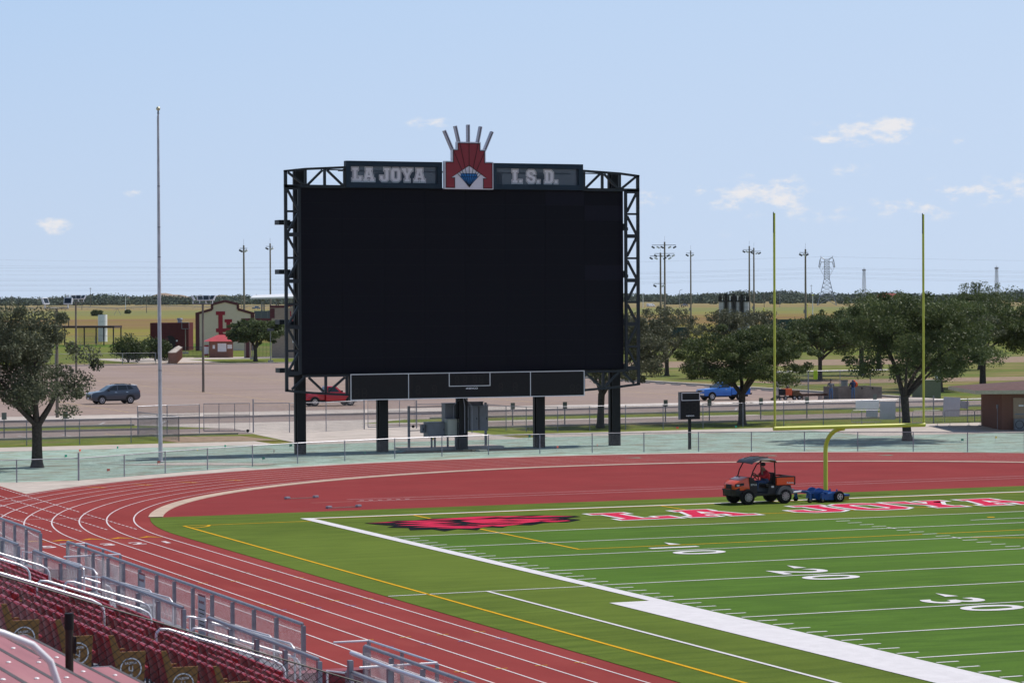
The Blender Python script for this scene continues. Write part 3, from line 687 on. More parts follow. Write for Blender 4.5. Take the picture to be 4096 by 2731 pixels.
nevco(pan, 23.65, 42.24, 3.55, .17)

# ---------------------------------------------------------------- delay clock
DC = thing('delay_clock', 'small black play clock board on a single black post beside the scoreboard', 'play clock', (35.35, 37.85, 0))
MB().box(-.07, .07, -.07, .07, -.05, 1.75).build('post', BLACK, DC)
bx_ = MB().box(-.62, .62, -.12, .12, 1.7, 3.28).build('cabinet', BLACK, DC, bevel=.01)
MB().box(-.655, -.622, -.1, .14, 1.7, 3.28).build('side_panel', GALVD, DC)
for a in ((-.57, .6, -.135, -.121, 3.2, 3.235), (-.57, .6, -.135, -.121, 2.78, 2.815), (-.57, -.535, -.135, -.121, 2.816, 3.199), (.565, .6, -.135, -.121, 2.816, 3.199)): MB().box(*a).build('panel_stripe', WPAINT, bx_)
seg8(-.35, 2.1, .55, bx_, -.126); seg8(.1, 2.1, .55, bx_, -.126); nevco(bx_, 0, -.126, 1.9, .12)

# ---------------------------------------------------------------- flagpole
FP = thing('flagpole', 'tall bare silver flagpole with a ball finial left of the scoreboard', 'flagpole', (4.5, 39.6, 0))
POLE = M('pole_aluminium', (.50, .49, .53), .42, metal=.35, noise=.14, scale=2.5, stretch=(1, 1, .6))
MB().cyl((0, 0, 0), (0, 0, 18.75), .118, .05, 14).build('shaft', POLE, FP, smooth=True)
MB().lathe([(.2, 0), (.2, .03), (.13, .07), (.12, .1)], n=14).build('base_flange', GALV, FP)
MB().ell((0, 0, 18.98), (.115, .115, .115), 12, 8).build('finial', M('finial_gold', (.6, .55, .4), .35, metal=.4), FP, smooth=2)
MB().cyl((0, 0, 18.7), (0, 0, 18.88), .065, .04, 10).build('truck', GALVD, FP)
m = MB(); m.tube([(-.10, -.05, 1.3), (-.115, -.05, 9), (-.07, -.03, 18.6)], .012, 5).build('halyard', WPAINT, FP)
for z in (4.9, 11, 12.6, 14.8): MB().cyl((0, 0, z), (0, 0, z+.05), .125-.0036*z, None, 12).build('band', GALVD, FP)
# ---------------------------------------------------------------- goalpost
GP = thing('goalpost', 'yellow gooseneck football goalpost at the back of the end zone', 'goalpost', (25.3, 2.9, 0))
pts = [(-.55, 0, 0), (-.55, 0, 1.9)] + [(-.55+.3*(1-math.cos(R(a))), -1.1*(1-math.cos(R(a))), 1.95+1.0*math.sin(R(a))) for a in range(10, 91, 10)]
MB().tube(pts, .095, 14).build('gooseneck', GYEL, GP, smooth=True)
MB().tube([(-3.72, -1.1, 3.02), (3.86, -1.1, 3.02)], .088, 14).build('crossbar', GYEL, GP, smooth=True)
for x in (-3.66, 3.8):
    u = MB().tube([(x, -1.1, 3.05), (x, -1.1, 12.35)], .052, 12).build('upright', GYEL, GP, smooth=True)
    MB().box(x-.06, x-.03, -1.13, -1.1, 11.5, 12.4).build('wind_ribbon', BLACK, u)

# ---------------------------------------------------------------- electrical cabinets below the screen
EC = thing('equipment_rack', 'strut frame with grey electrical cabinets around the middle scoreboard column', 'electrical rack', (23.2, 44.6, 0))
MB().box(20.2, 26.3, 43.9, 46.0, -.05, .1).build('slab', CONC, EC, wld=True)
for x, zt in ((20.75, 2.5), (25.55, 2.62)): MB().box(x-.06, x+.06, 44.9, 45.02, .1, zt).build('post', GALVD, EC, wld=True)
for x in (22.0, 22.2, 23.0, 23.5, 23.75): MB().box(x-.045, x+.045, 44.5, 44.6, .1, 1.0).build('leg', GALVD, EC, wld=True)
for z in (1.05, 2.0, 2.42): 
    o = MB().box(20.8, 25.6, 44.86, 44.9, z, z+.05).build('strut', GALV, EC, wld=True)
def cabinet(x0, x1, y0, y1, z0, z1, mat, name='cabinet'):
    c = MB().box(x0, x1, y0, y1, z0, z1).build(name, mat, EC, wld=True, bevel=.012)
    MB().box(x0-.03, x1+.03, y0-.03, y1, z1, z1+.03).build('lid', mat, c)
    MB().box(x0+.04, x1-.04, y0-.012, y0, z0+.05, z1-.05).build('door', mat, c); MB().box(x1-.12, x1-.09, y0-.04, y0-.013, (z0+z1)/2-.06, (z0+z1)/2+.06).build('handle', BLACK, c)
    return c
cabinet(22.72, 23.7, 44.2, 44.8, .95, 2.62, GRAYP); cabinet(23.76, 24.3, 44.4, 44.8, 1.0, 2.4, GRAYP); cabinet(24.34, 24.86, 44.4, 44.8, 1.0, 2.42, GRAYP); cabinet(24.94, 25.48, 44.4, 44.8, 1.0, 2.42, GRAYP)
cabinet(23.8, 25.35, 44.81, 44.98, 2.45, 2.66, GRAYP); cabinet(21.55, 22.65, 44.0, 44.7, .72, 1.55, GRAYP); cabinet(21.3, 21.5, 44.3, 44.6, .95, 1.4, GRAYP)
c = cabinet(22.62, 23.65, 43.55, 44.1, .72, 1.72, BEIGE)
for k in range(8): MB().box(23.18, 23.36, 43.53, 43.539, .85+k*.09, .9+k*.09).build('vent_slat', GRAYP, c)
MB().box(23.42, 23.58, 43.52, 43.538, 1.52, 1.6).build('display', BLACK, c)
for x in (23.15, 23.5, 23.95): MB().tube([(x, 44.0 if x < 23.3 else 43.1, .95), (x, 44.0 if x < 23.3 else 43.1, 2.5), (23.4, 43.1, 3.1)], .025, 6).build('conduit', GALV, EC, wld=True)
for i, (x, y, rz, mt) in enumerate(((23.3, 41.9, .2, M('stone_tan', (.4, .34, .22), .9)), (23.6, 41.6, -.1, M('stone_tan', (.4, .34, .22), .9)), (23.8, 41.3, .3, M('stone_grey', (.36, .38, .34), .9)))):
    o = MB().obox((0, 0, .05), (.55, .4, .1)).build('paving_block', mt, bevel=.02); o.location = (x, y, -.02); o.rotation_euler.z = rz
    tag(o, ['tan loose paving block nearest the scoreboard column', 'tan loose paving block in the middle of three below the cabinets', 'pale grey loose paving block nearest the track fence'][i], 'paving block', 'loose blocks below the cabinets')
# ---------------------------------------------------------------- chain-link fences
def wires(p0, p1, z0, z1, s, r):
    """diagonal wires of a chain-link panel between two ground points, as 3-sided prisms"""
    p0, p1 = np.array(p0, float), np.array(p1, float); L = np.hypot(*(p1-p0)[:2]); d = (p1-p0)/L; H = z1-z0
    segs = []
    for sgn in (1, -1):
        t = -H
        while t < L+H:
            a, b = (t, 0), (t+H, H)
            if sgn < 0: a, b = (t+H, 0), (t, H)
            def clip(a, b):
                (xa, za), (xb, zb) = a, b
                if xa > xb: xa, za, xb, zb = xb, zb, xa, za
                if xb <= 0 or xa >= L: return None
                if xa < 0: za += (zb-za)*(0-xa)/(xb-xa); xa = 0
                if xb > L: zb = za+(zb-za)*(L-xa)/(xb-xa); xb = L
                return xa, za, xb, zb
            c = clip(a, b)
            if c: segs.append(c)
            t += s
    if not segs: return np.zeros((0, 3)), np.zeros((0, 4), int)
    S = np.array(segs); nrm = np.array([-d[1], d[0], 0])
    def pt(x, z): return np.stack([p0[0]+d[0]*x, p0[1]+d[1]*x, z0+z], 1)
    A, B = pt(S[:, 0], S[:, 1]), pt(S[:, 2], S[:, 3])
    D = B-A; D /= np.linalg.norm(D, axis=1)[:, None]+1e-9; U = np.cross(D, nrm[None])
    V = []
    for a in (90, 210, 330):
        o = (U*math.sin(R(a))+nrm[None]*math.cos(R(a)))*r; V += [A+o, B+o]
    n = len(S); V = np.stack(V, 1).reshape(-1, 3); i = np.arange(n)*6
    F = np.concatenate([np.stack([i, i+2, i+3, i+1], 1), np.stack([i+2, i+4, i+5, i+3], 1), np.stack([i+4, i, i+1, i+5], 1)])
    return V, F
def fence(name, label, pts, h, s=.09, r=.0042, post=.03, base=0., mat=None, rail=.022, wirem=None, group=None, mid=None, botwire=True, gaps=(), tallposts=()):
    mat = mat or GALV; c = pts[len(pts)//2]
    T = thing(name, label, 'fence', (c[0], c[1], base), group=group)
    Vs, Fs, n = [], [], 0
    for i, p in enumerate(pts):
        ph = h+(.25 if i in tallposts else 0)
        MB().cyl((p[0], p[1], base-.05), (p[0], p[1], base+ph+.02), post*(1.5 if i in tallposts else 1), None, 8).build('post', mat, T, wld=True)
    for i in range(len(pts)-1):
        if i in gaps: continue
        a, b = pts[i], pts[i+1]
        MB().cyl((a[0], a[1], base+h), (b[0], b[1], base+h), rail, None, 6).build('top_rail', mat, T, wld=True)
        if mid: MB().cyl((a[0], a[1], base+mid), (b[0], b[1], base+mid), rail*.8, None, 6).build('mid_rail', mat, T, wld=True)
        V, F = wires((a[0], a[1], 0), (b[0], b[1], 0), base+.04, base+h+.03, s, r)
        Vs.append(V); Fs.append(F+n); n += len(V)
    if Vs:
        o = np_mesh('chain_link', np.concatenate(Vs), np.concatenate(Fs), wirem or GALVD, T); o.location = -wl(T); o['kind'] = 'stuff'
    return T
ff = [(-33, 26.9), (-24, 27), (-15, 27.05), (-9, 27.1), (-6, 27.1), (-3.0, 27.0), (-.3, 28.7), (2.3, 30.6), (5.0, 32.3), (7.9, 33.9), (10.8, 35.2), (13.8, 36.2), (17, 37.1), (20, 37.7), (22.9, 38.0), (25.9, 37.7), (28.9, 37.2), (31.8, 36.5), (34.8, 35.6), (37.6, 34.5), (40.3, 33.2), (42.9, 31.7), (45.5, 30.0), (48.0, 28.3), (50.5, 26.4), (53, 24.2), (55.5, 21.8), (57.5, 19.3)]
fence('track_fence', 'waist-high chain-link fence curving round the outside of the red track', ff, 1.07, s=.085, r=.004, tallposts=(5,))
bf = [(-12, 60.3), (-8.5, 60.2), (-5, 60.1), (-1.6, 60), (1.7, 59.9), (4.9, 59.7), (8.1, 59.7), (11.2, 60.0)]
fence('lawn_fence', 'chain-link fence on the mown strip at left, behind the flagpole', bf, 1.5, s=.1, r=.004)
bf2 = [(11.2, 60.0), (10.9, 64.0), (10.8, 68.3)]
fence('gate_return_fence', 'short chain-link return joining the lawn fence to the service gate', bf2, 1.5, s=.1, r=.004)
gate = [(10.8, 68.4), (13.0, 69.3), (15.2, 69.4)]
fence('gate_side_fence', 'chain-link panel left of the double service gate', gate, 1.85, s=.1, r=.004, mid=1.2)
def gate_leaf(a, b, label):
    T = thing('swing_gate', label, 'gate', (a[0], a[1], 0), group='leaves of the service gate'); h = 1.9
    MB().tube([(a[0], a[1], .1), (a[0], a[1], h), (b[0], b[1], h), (b[0], b[1], .1), (a[0], a[1], .1)], .03, 6).build('frame', GALV, T, wld=True)
    for t in (.33, .67):
        x, y = a[0]+(b[0]-a[0])*t, a[1]+(b[1]-a[1])*t; MB().cyl((x, y, .1), (x, y, h), .022, None, 6).build('stile', GALV, T, wld=True)
    MB().cyl((a[0], a[1], 1.15), (b[0], b[1], 1.15), .02, None, 6).build('mid_rail', GALV, T, wld=True)
    V, F = wires((a[0], a[1], 0), (b[0], b[1], 0), .1, h, .1, .004); o = np_mesh('chain_link', V, F, GALVD, T); o.location = -wl(T); o['kind'] = 'stuff'
    MB().lathe([(.02, -.03), (.1, -.03), (.1, .03), (.02, .03)], (b[0]-.15, b[1], .1), 10, 'y').build('wheel', BLACK, T, wld=True)
gate_leaf((15.5, 69.4), (18.4, 68.6), 'left-hand leaf of the galvanized double service gate')
gate_leaf((26.9, 69.4), (30.1, 68.9), 'right-hand leaf of the galvanized double service gate')
bf3 = [(18.6, 68.5), (20.8, 67.6), (23.3, 67.5), (26.6, 69.3)]
fence('service_fence', 'chain-link fence between the two gate leaves, in front of the red pickup', bf3, 1.9, s=.1, r=.004, tallposts=(0, 3))
bf4 = [(30.2, 68.9), (32.3, 67.8), (34.2, 66.0), (34.3, 63.0), (34.9, 61.0), (36.8, 60.2), (39.0, 60.0), (41.6, 60.0), (44.3, 59.9), (47.2, 59.8), (50.2, 59.8), (53.3, 59.8), (56.4, 59.9), (59.4, 59.9), (62.4, 59.9), (64.3, 58.6), (66.9, 58.4), (70, 58.2), (73, 58)]
fence('right_lawn_fence', 'long chain-link fence on the mown strip behind the goalpost', bf4, 1.6, s=.1, r=.004, tallposts=(0, 14, 15))
# white sheets tied to that fence
SHEETW = M('pale_grey_board', (.42, .44, .5), .7, noise=.05, scale=2)
for i, (x0, x1, z0, z1, lab) in enumerate(((58.9, 60.7, 1.0, 1.6, 'crumpled white tarp tied to the top of the chain-link fence'), (60.8, 62.0, .25, 1.5, 'tall grey board tied to the fence behind the big right tree'), (59.7, 60.6, .45, 1.1, 'small grey board low on the fence beside the tall one'), (65.0, 66.3, .42, 1.75, 'wide grey board tied to the fence left of the brick building'), (66.35, 67.0, .95, 1.45, 'tilted small white sheet on the fence next to the brick building'))):
    yy = 59.83 if x0 < 64 else 58.45
    o = MB().obox((0, 0, 0), (x1-x0, .02, z1-z0)).build('fence_board', SHEETW if i != 0 else WPAINT, bevel=.004); o.location = ((x0+x1)/2, yy, (z0+z1)/2); o.rotation_euler = (0, .12 if i == 4 else .02*i, -.05); tag(o, lab, 'board', 'boards tied to the fence')
# ---------------------------------------------------------------- trees
BARK = M('live_oak_bark', (.075, .062, .052), .95, noise=.3, scale=9, bump=.8, bscale=22, spec=.1)
def leafmat(name, a, b_, sc=.7):
    m = M(name, a, .55, noise=.2, scale=sc, coord='World', spec=.25, col2=b_, detail=5, fac=(.38, .62))
    t, b = m.node_tree, m.node_tree.nodes['Principled BSDF']
    tl = t.nodes.new('ShaderNodeBsdfTranslucent'); mx = t.nodes.new('ShaderNodeMixShader'); mx.inputs[0].default_value = .3
    t.links.new(b.inputs['Base Color'].links[0].from_socket, tl.inputs[0]); o_ = [n for n in t.nodes if n.type == 'OUTPUT_MATERIAL'][0]
    t.links.new(b.outputs[0], mx.inputs[1]); t.links.new(tl.outputs[0], mx.inputs[2]); t.links.new(mx.outputs[0], o_.inputs['Surface'])
    return m
OAK = leafmat('live_oak_leaf', (.085, .096, .056), (.15, .165, .1))
OAKY = leafmat('oak_leaf_greener', (.058, .08, .028), (.115, .148, .052))
OLIVE = leafmat('dusty_leaf', (.085, .09, .055), (.14, .145, .088))
MESQ = leafmat('feathery_leaf', (.06, .085, .03), (.11, .142, .052))
BUSHM = leafmat('shrub_leaf', (.035, .055, .016), (.075, .105, .03))
def foliage(rng, clumps, n, size, jit=1.0):
    """n little leaf quads scattered through ellipsoid clumps (c, r), denser near their skins"""
    c = np.array([k[0] for k in clumps]); r = np.array([k[1] for k in clumps]); vol = r.prod(1)**(.72); idx = rng.choice(len(clumps), n, p=vol/vol.sum())
    d = rng.normal(size=(n, 3)); d /= np.linalg.norm(d, axis=1)[:, None]
    rad_ = rng.uniform(.12, 1, n)**.42*(1+rng.normal(0, .09, n)*jit)
    p = c[idx]+d*r[idx]*rad_[:, None]
    nrm = d*.45+rng.normal(size=(n, 3))*.75; nrm[:, 2] += .25; nrm /= np.linalg.norm(nrm, axis=1)[:, None]
    u = np.cross(nrm, rng.normal(size=(n, 3))); u /= np.linalg.norm(u, axis=1)[:, None]; v = np.cross(nrm, u)
    s = size*rng.uniform(.55, 1.35, n)[:, None]
    V = np.stack([p-u*s, p+v*s*.55+nrm*s*.12, p+u*s, p-v*s*.55+nrm*s*.12], 1).reshape(-1, 3)
    return V, np.arange(4*n).reshape(-1, 4)
def tree(label, x, y, trunk_h, trunk_r, crown, n, size, mat, seed, name='live_oak', fork=2, lean=(0, 0), group=None, z=0., droop=.35):
    """crown = (cx, cy offset, bottom, top, rx, ry)"""
    rng = np.random.default_rng(seed); T = thing(name, label, 'tree', (x, y, z), group=group)
    cx, cy, zb, zt, rx, ry = crown
    H = (zt-zb); cz = (zb+zt)/2
    # limbs
    tr = MB(); top = Vector((lean[0], lean[1], trunk_h))
    tr.tube([(0, 0, -.1), (lean[0]*.1, lean[1]*.1, trunk_h*.12), (lean[0]*.5, lean[1]*.5, trunk_h*.55), top], [trunk_r*1.45, trunk_r*1.08, trunk_r*.92, trunk_r*.95], 10)
    trunk = tr.build('trunk', BARK, T, smooth=True)
    clumps = []; lm = MB()
    nl = fork+3
    for k in range(nl):
        a = 2*PI*k/nl+rng.uniform(-.35, .35); rr = rng.uniform(.45, .8)
        end = Vector((cx+rx*rr*math.cos(a), cy+ry*rr*math.sin(a), zb+H*rng.uniform(.3, .75)))
        mid = top.lerp(end, .45)+Vector((0, 0, H*.06)); r0 = trunk_r*(.68 if k < fork else .45)
        lm.tube([top-Vector((0, 0, trunk_r*.8)), top.lerp(mid, .5)+Vector((rng.uniform(-.1, .1), rng.uniform(-.1, .1), 0)), mid, end], [r0, r0*.8, r0*.55, r0*.18], 7)
        clumps.append((np.array(end), np.array([rx*.2, ry*.2, H*.12]))); clumps.append((np.array(mid.lerp(end, .5)), np.array([rx*.17, ry*.17, H*.1])))
        for j in range(4):
            b = mid.lerp(end, rng.uniform(.1, .9)); e2 = b+Vector((rng.uniform(-1, 1)*rx*.3, rng.uniform(-1, 1)*ry*.3, rng.uniform(-.1, .5)*H*.4))
            lm.tube([b, b.lerp(e2, .5)+Vector((0, 0, .1)), e2], [r0*.38, r0*.25, r0*.08], 5)
    lm.build('limb', BARK, trunk, smooth=True)
    # clumps through the crown shell
    nc = 80
    for k in range(nc):
        d = rng.normal(size=3); d /= np.linalg.norm(d); d[2] = d[2] if d[2] > -.6 else -d[2]
        q = rng.uniform(.3, .92)
        c = np.array([cx+d[0]*rx*q, cy+d[1]*ry*q, cz+d[2]*H*.5*q])
        if rng.random() < droop and c[2] < cz: c[2] -= H*.10
        s = rng.uniform(.11, .25); clumps.append((c, np.array([rx*s, ry*s, H*.5*s*rng.uniform(.8, 1.15)])))
    V, F = foliage(rng, clumps, int(n*.8), size)
    k = n//9                        # loose sprigs that roughen the outline
    d = rng.normal(size=(k, 3)); d /= np.linalg.norm(d, axis=1)[:, None]
    tw = []
    for q in range(26):
        dd = rng.normal(size=3); dd /= np.linalg.norm(dd); dd[2] = abs(dd[2]) if rng.random() < .55 else dd[2]*.7
        cc = np.array([cx+dd[0]*rx*.98, cy+dd[1]*ry*.98, cz+dd[2]*H*.5*.98]); tw.append((cc, np.array([rx*.075, ry*.075, H*.045+.05])))
    V2, F2 = foliage(rng, tw, k, size); F2 = F2+len(V)
    o = np_mesh('crown', np.concatenate([V, V2]), np.concatenate([F, F2]), mat, T)
    return T
tree('broad dusty live oak at the far left, in front of the grey car', -2.5, 38.3, 2.35, .285, (-1.7, .2, 1.9, 8.6, 5.0, 4.4), 64000, .075, OAK, 1, fork=2, droop=.5)
tree('live oak with a forked trunk half hidden behind the right end of the scoreboard', 41.4, 63.6, 2.3, .24, (1.6, .3, 2.2, 7.7, 4.4, 3.8), 36000, .08, OLIVE, 2, fork=2, lean=(.1, 0), droop=.6)
tree('spreading live oak beside the blue pickup, left of the goalpost', 52.0, 63.4, 2.2, .25, (.5, .2, 2.0, 6.8, 5.3, 4.4), 48000, .08, OAKY, 3, fork=3, droop=.7)
tree('largest live oak, its crown behind the right goalpost upright', 51.1, 40.0, 2.7, .26, (.6, .2, 2.9, 9.0, 5.7, 4.8), 60000, .08, OAKY, 5, fork=3, lean=(-.2, 0), droop=.6)
# row along the far side of the road / lot
for i, (x, y, th, tr_, cr, n, mt, lab, nm) in enumerate([
    (97.9, 170, 2.0, .24, (0, 0, 1.8, 7.6, 4.6, 4), 12000, OLIVE, 'wispy olive tree just right of the scoreboard frame, under the twin light poles', 'mesquite'),
    (101, 158, 2.2, .25, (0, 0, 2, 7.8, 5.2, 4), 12000, OLIVE, 'wispy tree whose sparse top crosses the yellow field between two light poles', 'mesquite'),
    (104, 146, 2.2, .22, (1.0, 0, 2, 7.2, 4.8, 4), 12000, MESQ, 'rounded bushy tree behind the live oak, below the dark silos', 'park_tree'),
    (106, 149.6, 2.6, .2, (1.0, 0, 2.3, 6.8, 4.6, 4), 10000, MESQ, 'small feathery tree between the two big oaks, right of the left upright', 'park_tree'),
    (97.3, 111.7, 2.6, .34, (1.0, 0, 2.4, 7.8, 5.4, 4.4), 18000, OAK, 'dark oak behind the speed limit sign at right', 'park_tree'),
    (105.8, 117.7, 2.6, .30, (-.5, 0, 2.6, 8.6, 6.4, 5.0), 26000, OAKY, 'mid-green oak with a straight trunk above the brick building roof', 'park_tree'),
    (111.8, 117, 2.6, .4, (1.5, 0, 2.1, 8.8, 6.4, 5), 26000, OAKY, 'dark oak cut off by the right edge, above the brick building', 'park_tree'),
    (128, 175, 3, .3, (0, 0, 2.5, 9.6, 6, 5), 10000, MESQ, 'bright feathery tree top behind the oaks at upper right', 'park_tree'),
    (140, 172, 3, .3, (0, 0, 2.5, 10.2, 6, 5), 10000, MESQ, 'second bright tree top at the far upper right edge', 'park_tree'),
    (117, 160, 3, .28, (0, 0, 2.3, 7.6, 5, 4.5), 10000, MESQ, 'low green tree filling the gap behind the largest live oak', 'park_tree')]):
    tree(lab, x, y, th, tr_, cr, int(n*1.3), .11, mt, 20+i, name=nm, group='trees along the far lawn')
tree('flat-topped shade tree in front of the red-roofed ticket booth', 78.6, 262.3, 2.0, .28, (.4, 0, 1.9, 5.9, 4.9, 4.4), 14000, .17, MESQ, 40, name='shade_tree', fork=2)
def bush(label, x, y, r, h, n, mat, seed, size=.14, z=0.):
    rng = np.random.default_rng(seed); T = thing('shrub', label, 'shrub', (x, y, z), group='round shrubs by the ball field')
    cl = [(np.array([rng.uniform(-.45, .45)*r, rng.uniform(-.45, .45)*r, h*rng.uniform(.3, .68)]), np.array([r*rng.uniform(.42, .6)]*2+[h*rng.uniform(.3, .42)])) for k in range(9)]
    V, F = foliage(rng, cl, n, size); np_mesh('crown', V, F, mat, T); m = MB()
    for k in range(4): m.cyl((0, 0, -.1), (r*.3*math.cos(k*1.6), r*.3*math.sin(k*1.6), h*.5), .05, .02, 5)
    m.build('stem', BARK, T)
bush('round dark shrub beside the white column at left', 50.0, 271, 2.1, 3.4, 4500, BUSHM, 50)
bush('round shrub left of the flagpole, before the maroon building', 61.8, 268, 2.9, 3.8, 5500, BUSHM, 51)
bush('round shrub touching the flagpole, before the maroon building', 67.3, 274, 2.6, 4.0, 5000, BUSHM, 52)
# ---------------------------------------------------------------- vehicles
RUB = M('tyre_rubber', (.012, .012, .013), .85, noise=.2, scale=8, spec=.2)
RIM = M('wheel_silver', (.5, .5, .53), .35, metal=.7, noise=.05)
GLASS = M('tinted_glass', (.015, .022, .028), .12, noise=.1, scale=1, spec=.6)
PLAST = M('black_plastic', (.016, .016, .018), .55, noise=.15, scale=5)
HEADL = M('headlight_lens', (.55, .58, .62), .15, noise=.05)
TAILR = M('tail_lamp_red', (.5, .01, .015), .25)
CHROME = M('chrome', (.6, .6, .62), .2, metal=.9, noise=.05)
def wheel(parent, x, y, r, w_, rim=.62, spokes=6, rimmat=None, tyre_name='wheel'):
    s = 1 if y > 0 else -1
    t = MB().lathe([(r*rim, y-w_/2), (r*.93, y-w_/2), (r, y-w_*.36), (r, y+w_*.36), (r*.93, y+w_/2), (r*rim, y+w_/2)], (x, 0, r), 22, 'y').build(tyre_name, RUB, parent, smooth=True)
    yo = y+s*(w_*.5+.004)
    m = MB()
    m.lathe([(r*.16, min(yo, yo+s*.02)), (r*.16, max(yo, yo+s*.02))], (x, 0, r), 12, 'y')
    for k in range(spokes):
        a = 2*PI*k/spokes; p0 = Vector((x, yo, r)); d = Vector((math.cos(a), 0, math.sin(a)))
        m.beam(p0+d*r*.1, p0+d*r*rim*.97, r*.16, .03)
    o = m.build('rim', rimmat or RIM, t)
    MB().lathe([(r*rim*.86, yo-.01), (r*rim, yo-.01), (r*rim, yo+.012), (r*rim*.86, yo+.012), (r*rim*.86, yo-.01)], (x, 0, r), 20, 'y', False).build('rim_edge', rimmat or RIM, t)
    return t
def shell(poly, hw, zb=9., k=0., bulge=0.):
    """side profile swept across the car; above zb the sides lean in by k per metre"""
    def yy(z): return hw-max(0, z-zb)*k
    a = [(x, -yy(z), z) for x, z in poly]; b = [(x, yy(z), z) for x, z in poly]
    n = len(poly); m = MB(); m.add(a+b, [tuple(range(n)), tuple(range(2*n-1, n-1, -1))]+[((i+1) % n, i, n+i, n+(i+1) % n) for i in range(n)]); return m
def side_panel(parent, name, poly, hw, zb, k, mat, off=.006, both=True):
    for s in ((-1, 1) if both else (-1,)):
        m = MB(); pts = [(x, s*(hw-max(0, z-zb)*k+off), z) for x, z in poly]
        m.prism(pts, (0, -s*.02, 0)).build(name, mat, parent)
def slope_panel(parent, name, a, b, hw0, hw1, mat, off=.012):
    """glass between profile points a and b (x,z), half width hw0 at a and hw1 at b"""
    d = Vector((b[0]-a[0], 0, b[1]-a[1])).normalized(); n = Vector((-d.z, 0, d.x)); n = n if n.z > 0 else -n
    p = [Vector((a[0], -hw0, a[1])), Vector((a[0], hw0, a[1])), Vector((b[0], hw1, b[1])), Vector((b[0], -hw1, b[1]))]
    MB().prism([q+n*off for q in p], -n*.03).build(name, mat, parent)
def paint(name, col, rough=.28, metal=.0):
    return M(name, col, rough, metal=metal, noise=.05, scale=1.2, coat=.6, spec=.5)
# grey SUV, facing -X
T = thing('parked_suv', 'dark grey SUV parked alone in the lot beside the left tree', 'car', (22.6, 121.5, -.03), 0.06)
SUVP = paint('slate_grey_paint', (.055, .068, .098), .3, .35)
low = [(-2.28, .38), (-2.32, .62), (-2.26, .92), (-1.95, 1.02), (-1.05, 1.13), (.4, 1.16), (1.6, 1.2), (2.22, 1.2), (2.3, .95), (2.33, .62), (2.2, .42), (1.9, .3), (-1.9, .27)]
b_ = shell(low, .92, .95, .12).build('body', SUVP, T, smooth=True, bevel=.035)
cab = [(-1.12, 1.1), (-.35, 1.58), (.15, 1.67), (1.35, 1.66), (2.02, 1.56), (2.24, 1.18)]
c_ = shell(cab, .895, 1.1, .36).build('cabin', SUVP, T, smooth=True, bevel=.03)
slope_panel(c_, 'windscreen', (-1.02, 1.17), (-.42, 1.55), .80, .68, GLASS); slope_panel(c_, 'rear_window', (2.2, 1.25), (2.05, 1.52), .78, .68, GLASS)
side_panel(c_, 'side_window', [(-.82, 1.2), (-.22, 1.55), (.12, 1.60), (.12, 1.2)], .895, 1.1, .36, GLASS); side_panel(c_, 'side_window', [(.2, 1.2), (.2, 1.6), (1.0, 1.6), (1.12, 1.22)], .895, 1.1, .36, GLASS); side_panel(c_, 'side_window', [(1.2, 1.23), (1.08, 1.6), (1.4, 1.58), (1.72, 1.3)], .895, 1.1, .36, GLASS)
for x in (-1.33, 1.36):
    side_panel(b_, 'wheel_arch', [(x+.45*math.cos(R(a)), .38+.45*math.sin(R(a))) for a in range(-12, 193, 15)], .92, .95, .12, PLAST, .012)
    for y in (-.82, .82): wheel(T, x, y, .355, .24, .66, 6)
side_panel(b_, 'sill_trim', [(-.9, .27), (.92, .27), (.95, .42), (-.92, .42)], .92, .95, .12, PLAST, .012)
side_panel(b_, 'door_handle', [(-.12, .99), (.08, .99), (.08, 1.03), (-.12, 1.03)], .92, .95, .12, CHROME, .03); side_panel(b_, 'door_handle', [(.95, 1.02), (1.15, 1.03), (1.15, 1.07), (.95, 1.06)], .92, .95, .12, CHROME, .03)
for s in (-1, 1):
    MB().obox((-.72, s*1.0, 1.2), (.18, .2, .15)).build('mirror', PLAST, T, bevel=.03)
    MB().obox((-2.18, s*.68, .9), (.24, .36, .12)).build('headlight', HEADL, b_, bevel=.02); MB().obox((2.2, s*.74, 1.08), (.2, .3, .13)).build('tail_lamp', TAILR, b_, bevel=.02)
    MB().tube([(-.1, s*.62, 1.69), (.1, s*.62, 1.73), (1.3, s*.62, 1.72), (1.5, s*.62, 1.66)], .02, 6).build('roof_rail', PLAST, c_)
MB().box(-2.345, -2.3, -.6, .6, .5, .82).build('grille', PLAST, b_, bevel=.01); MB().box(-2.36, -2.345, -.2, .2, .45, .56).build('number_plate', WPAINT, b_); MB().obox((1.95, 0, 1.6), (.3, 1.3, .05)).build('spoiler', WPAINT, c_, bevel=.015); MB().obox((1.6, 0, 1.69), (.14, .05, .06)).build('antenna_fin', PLAST, c_)

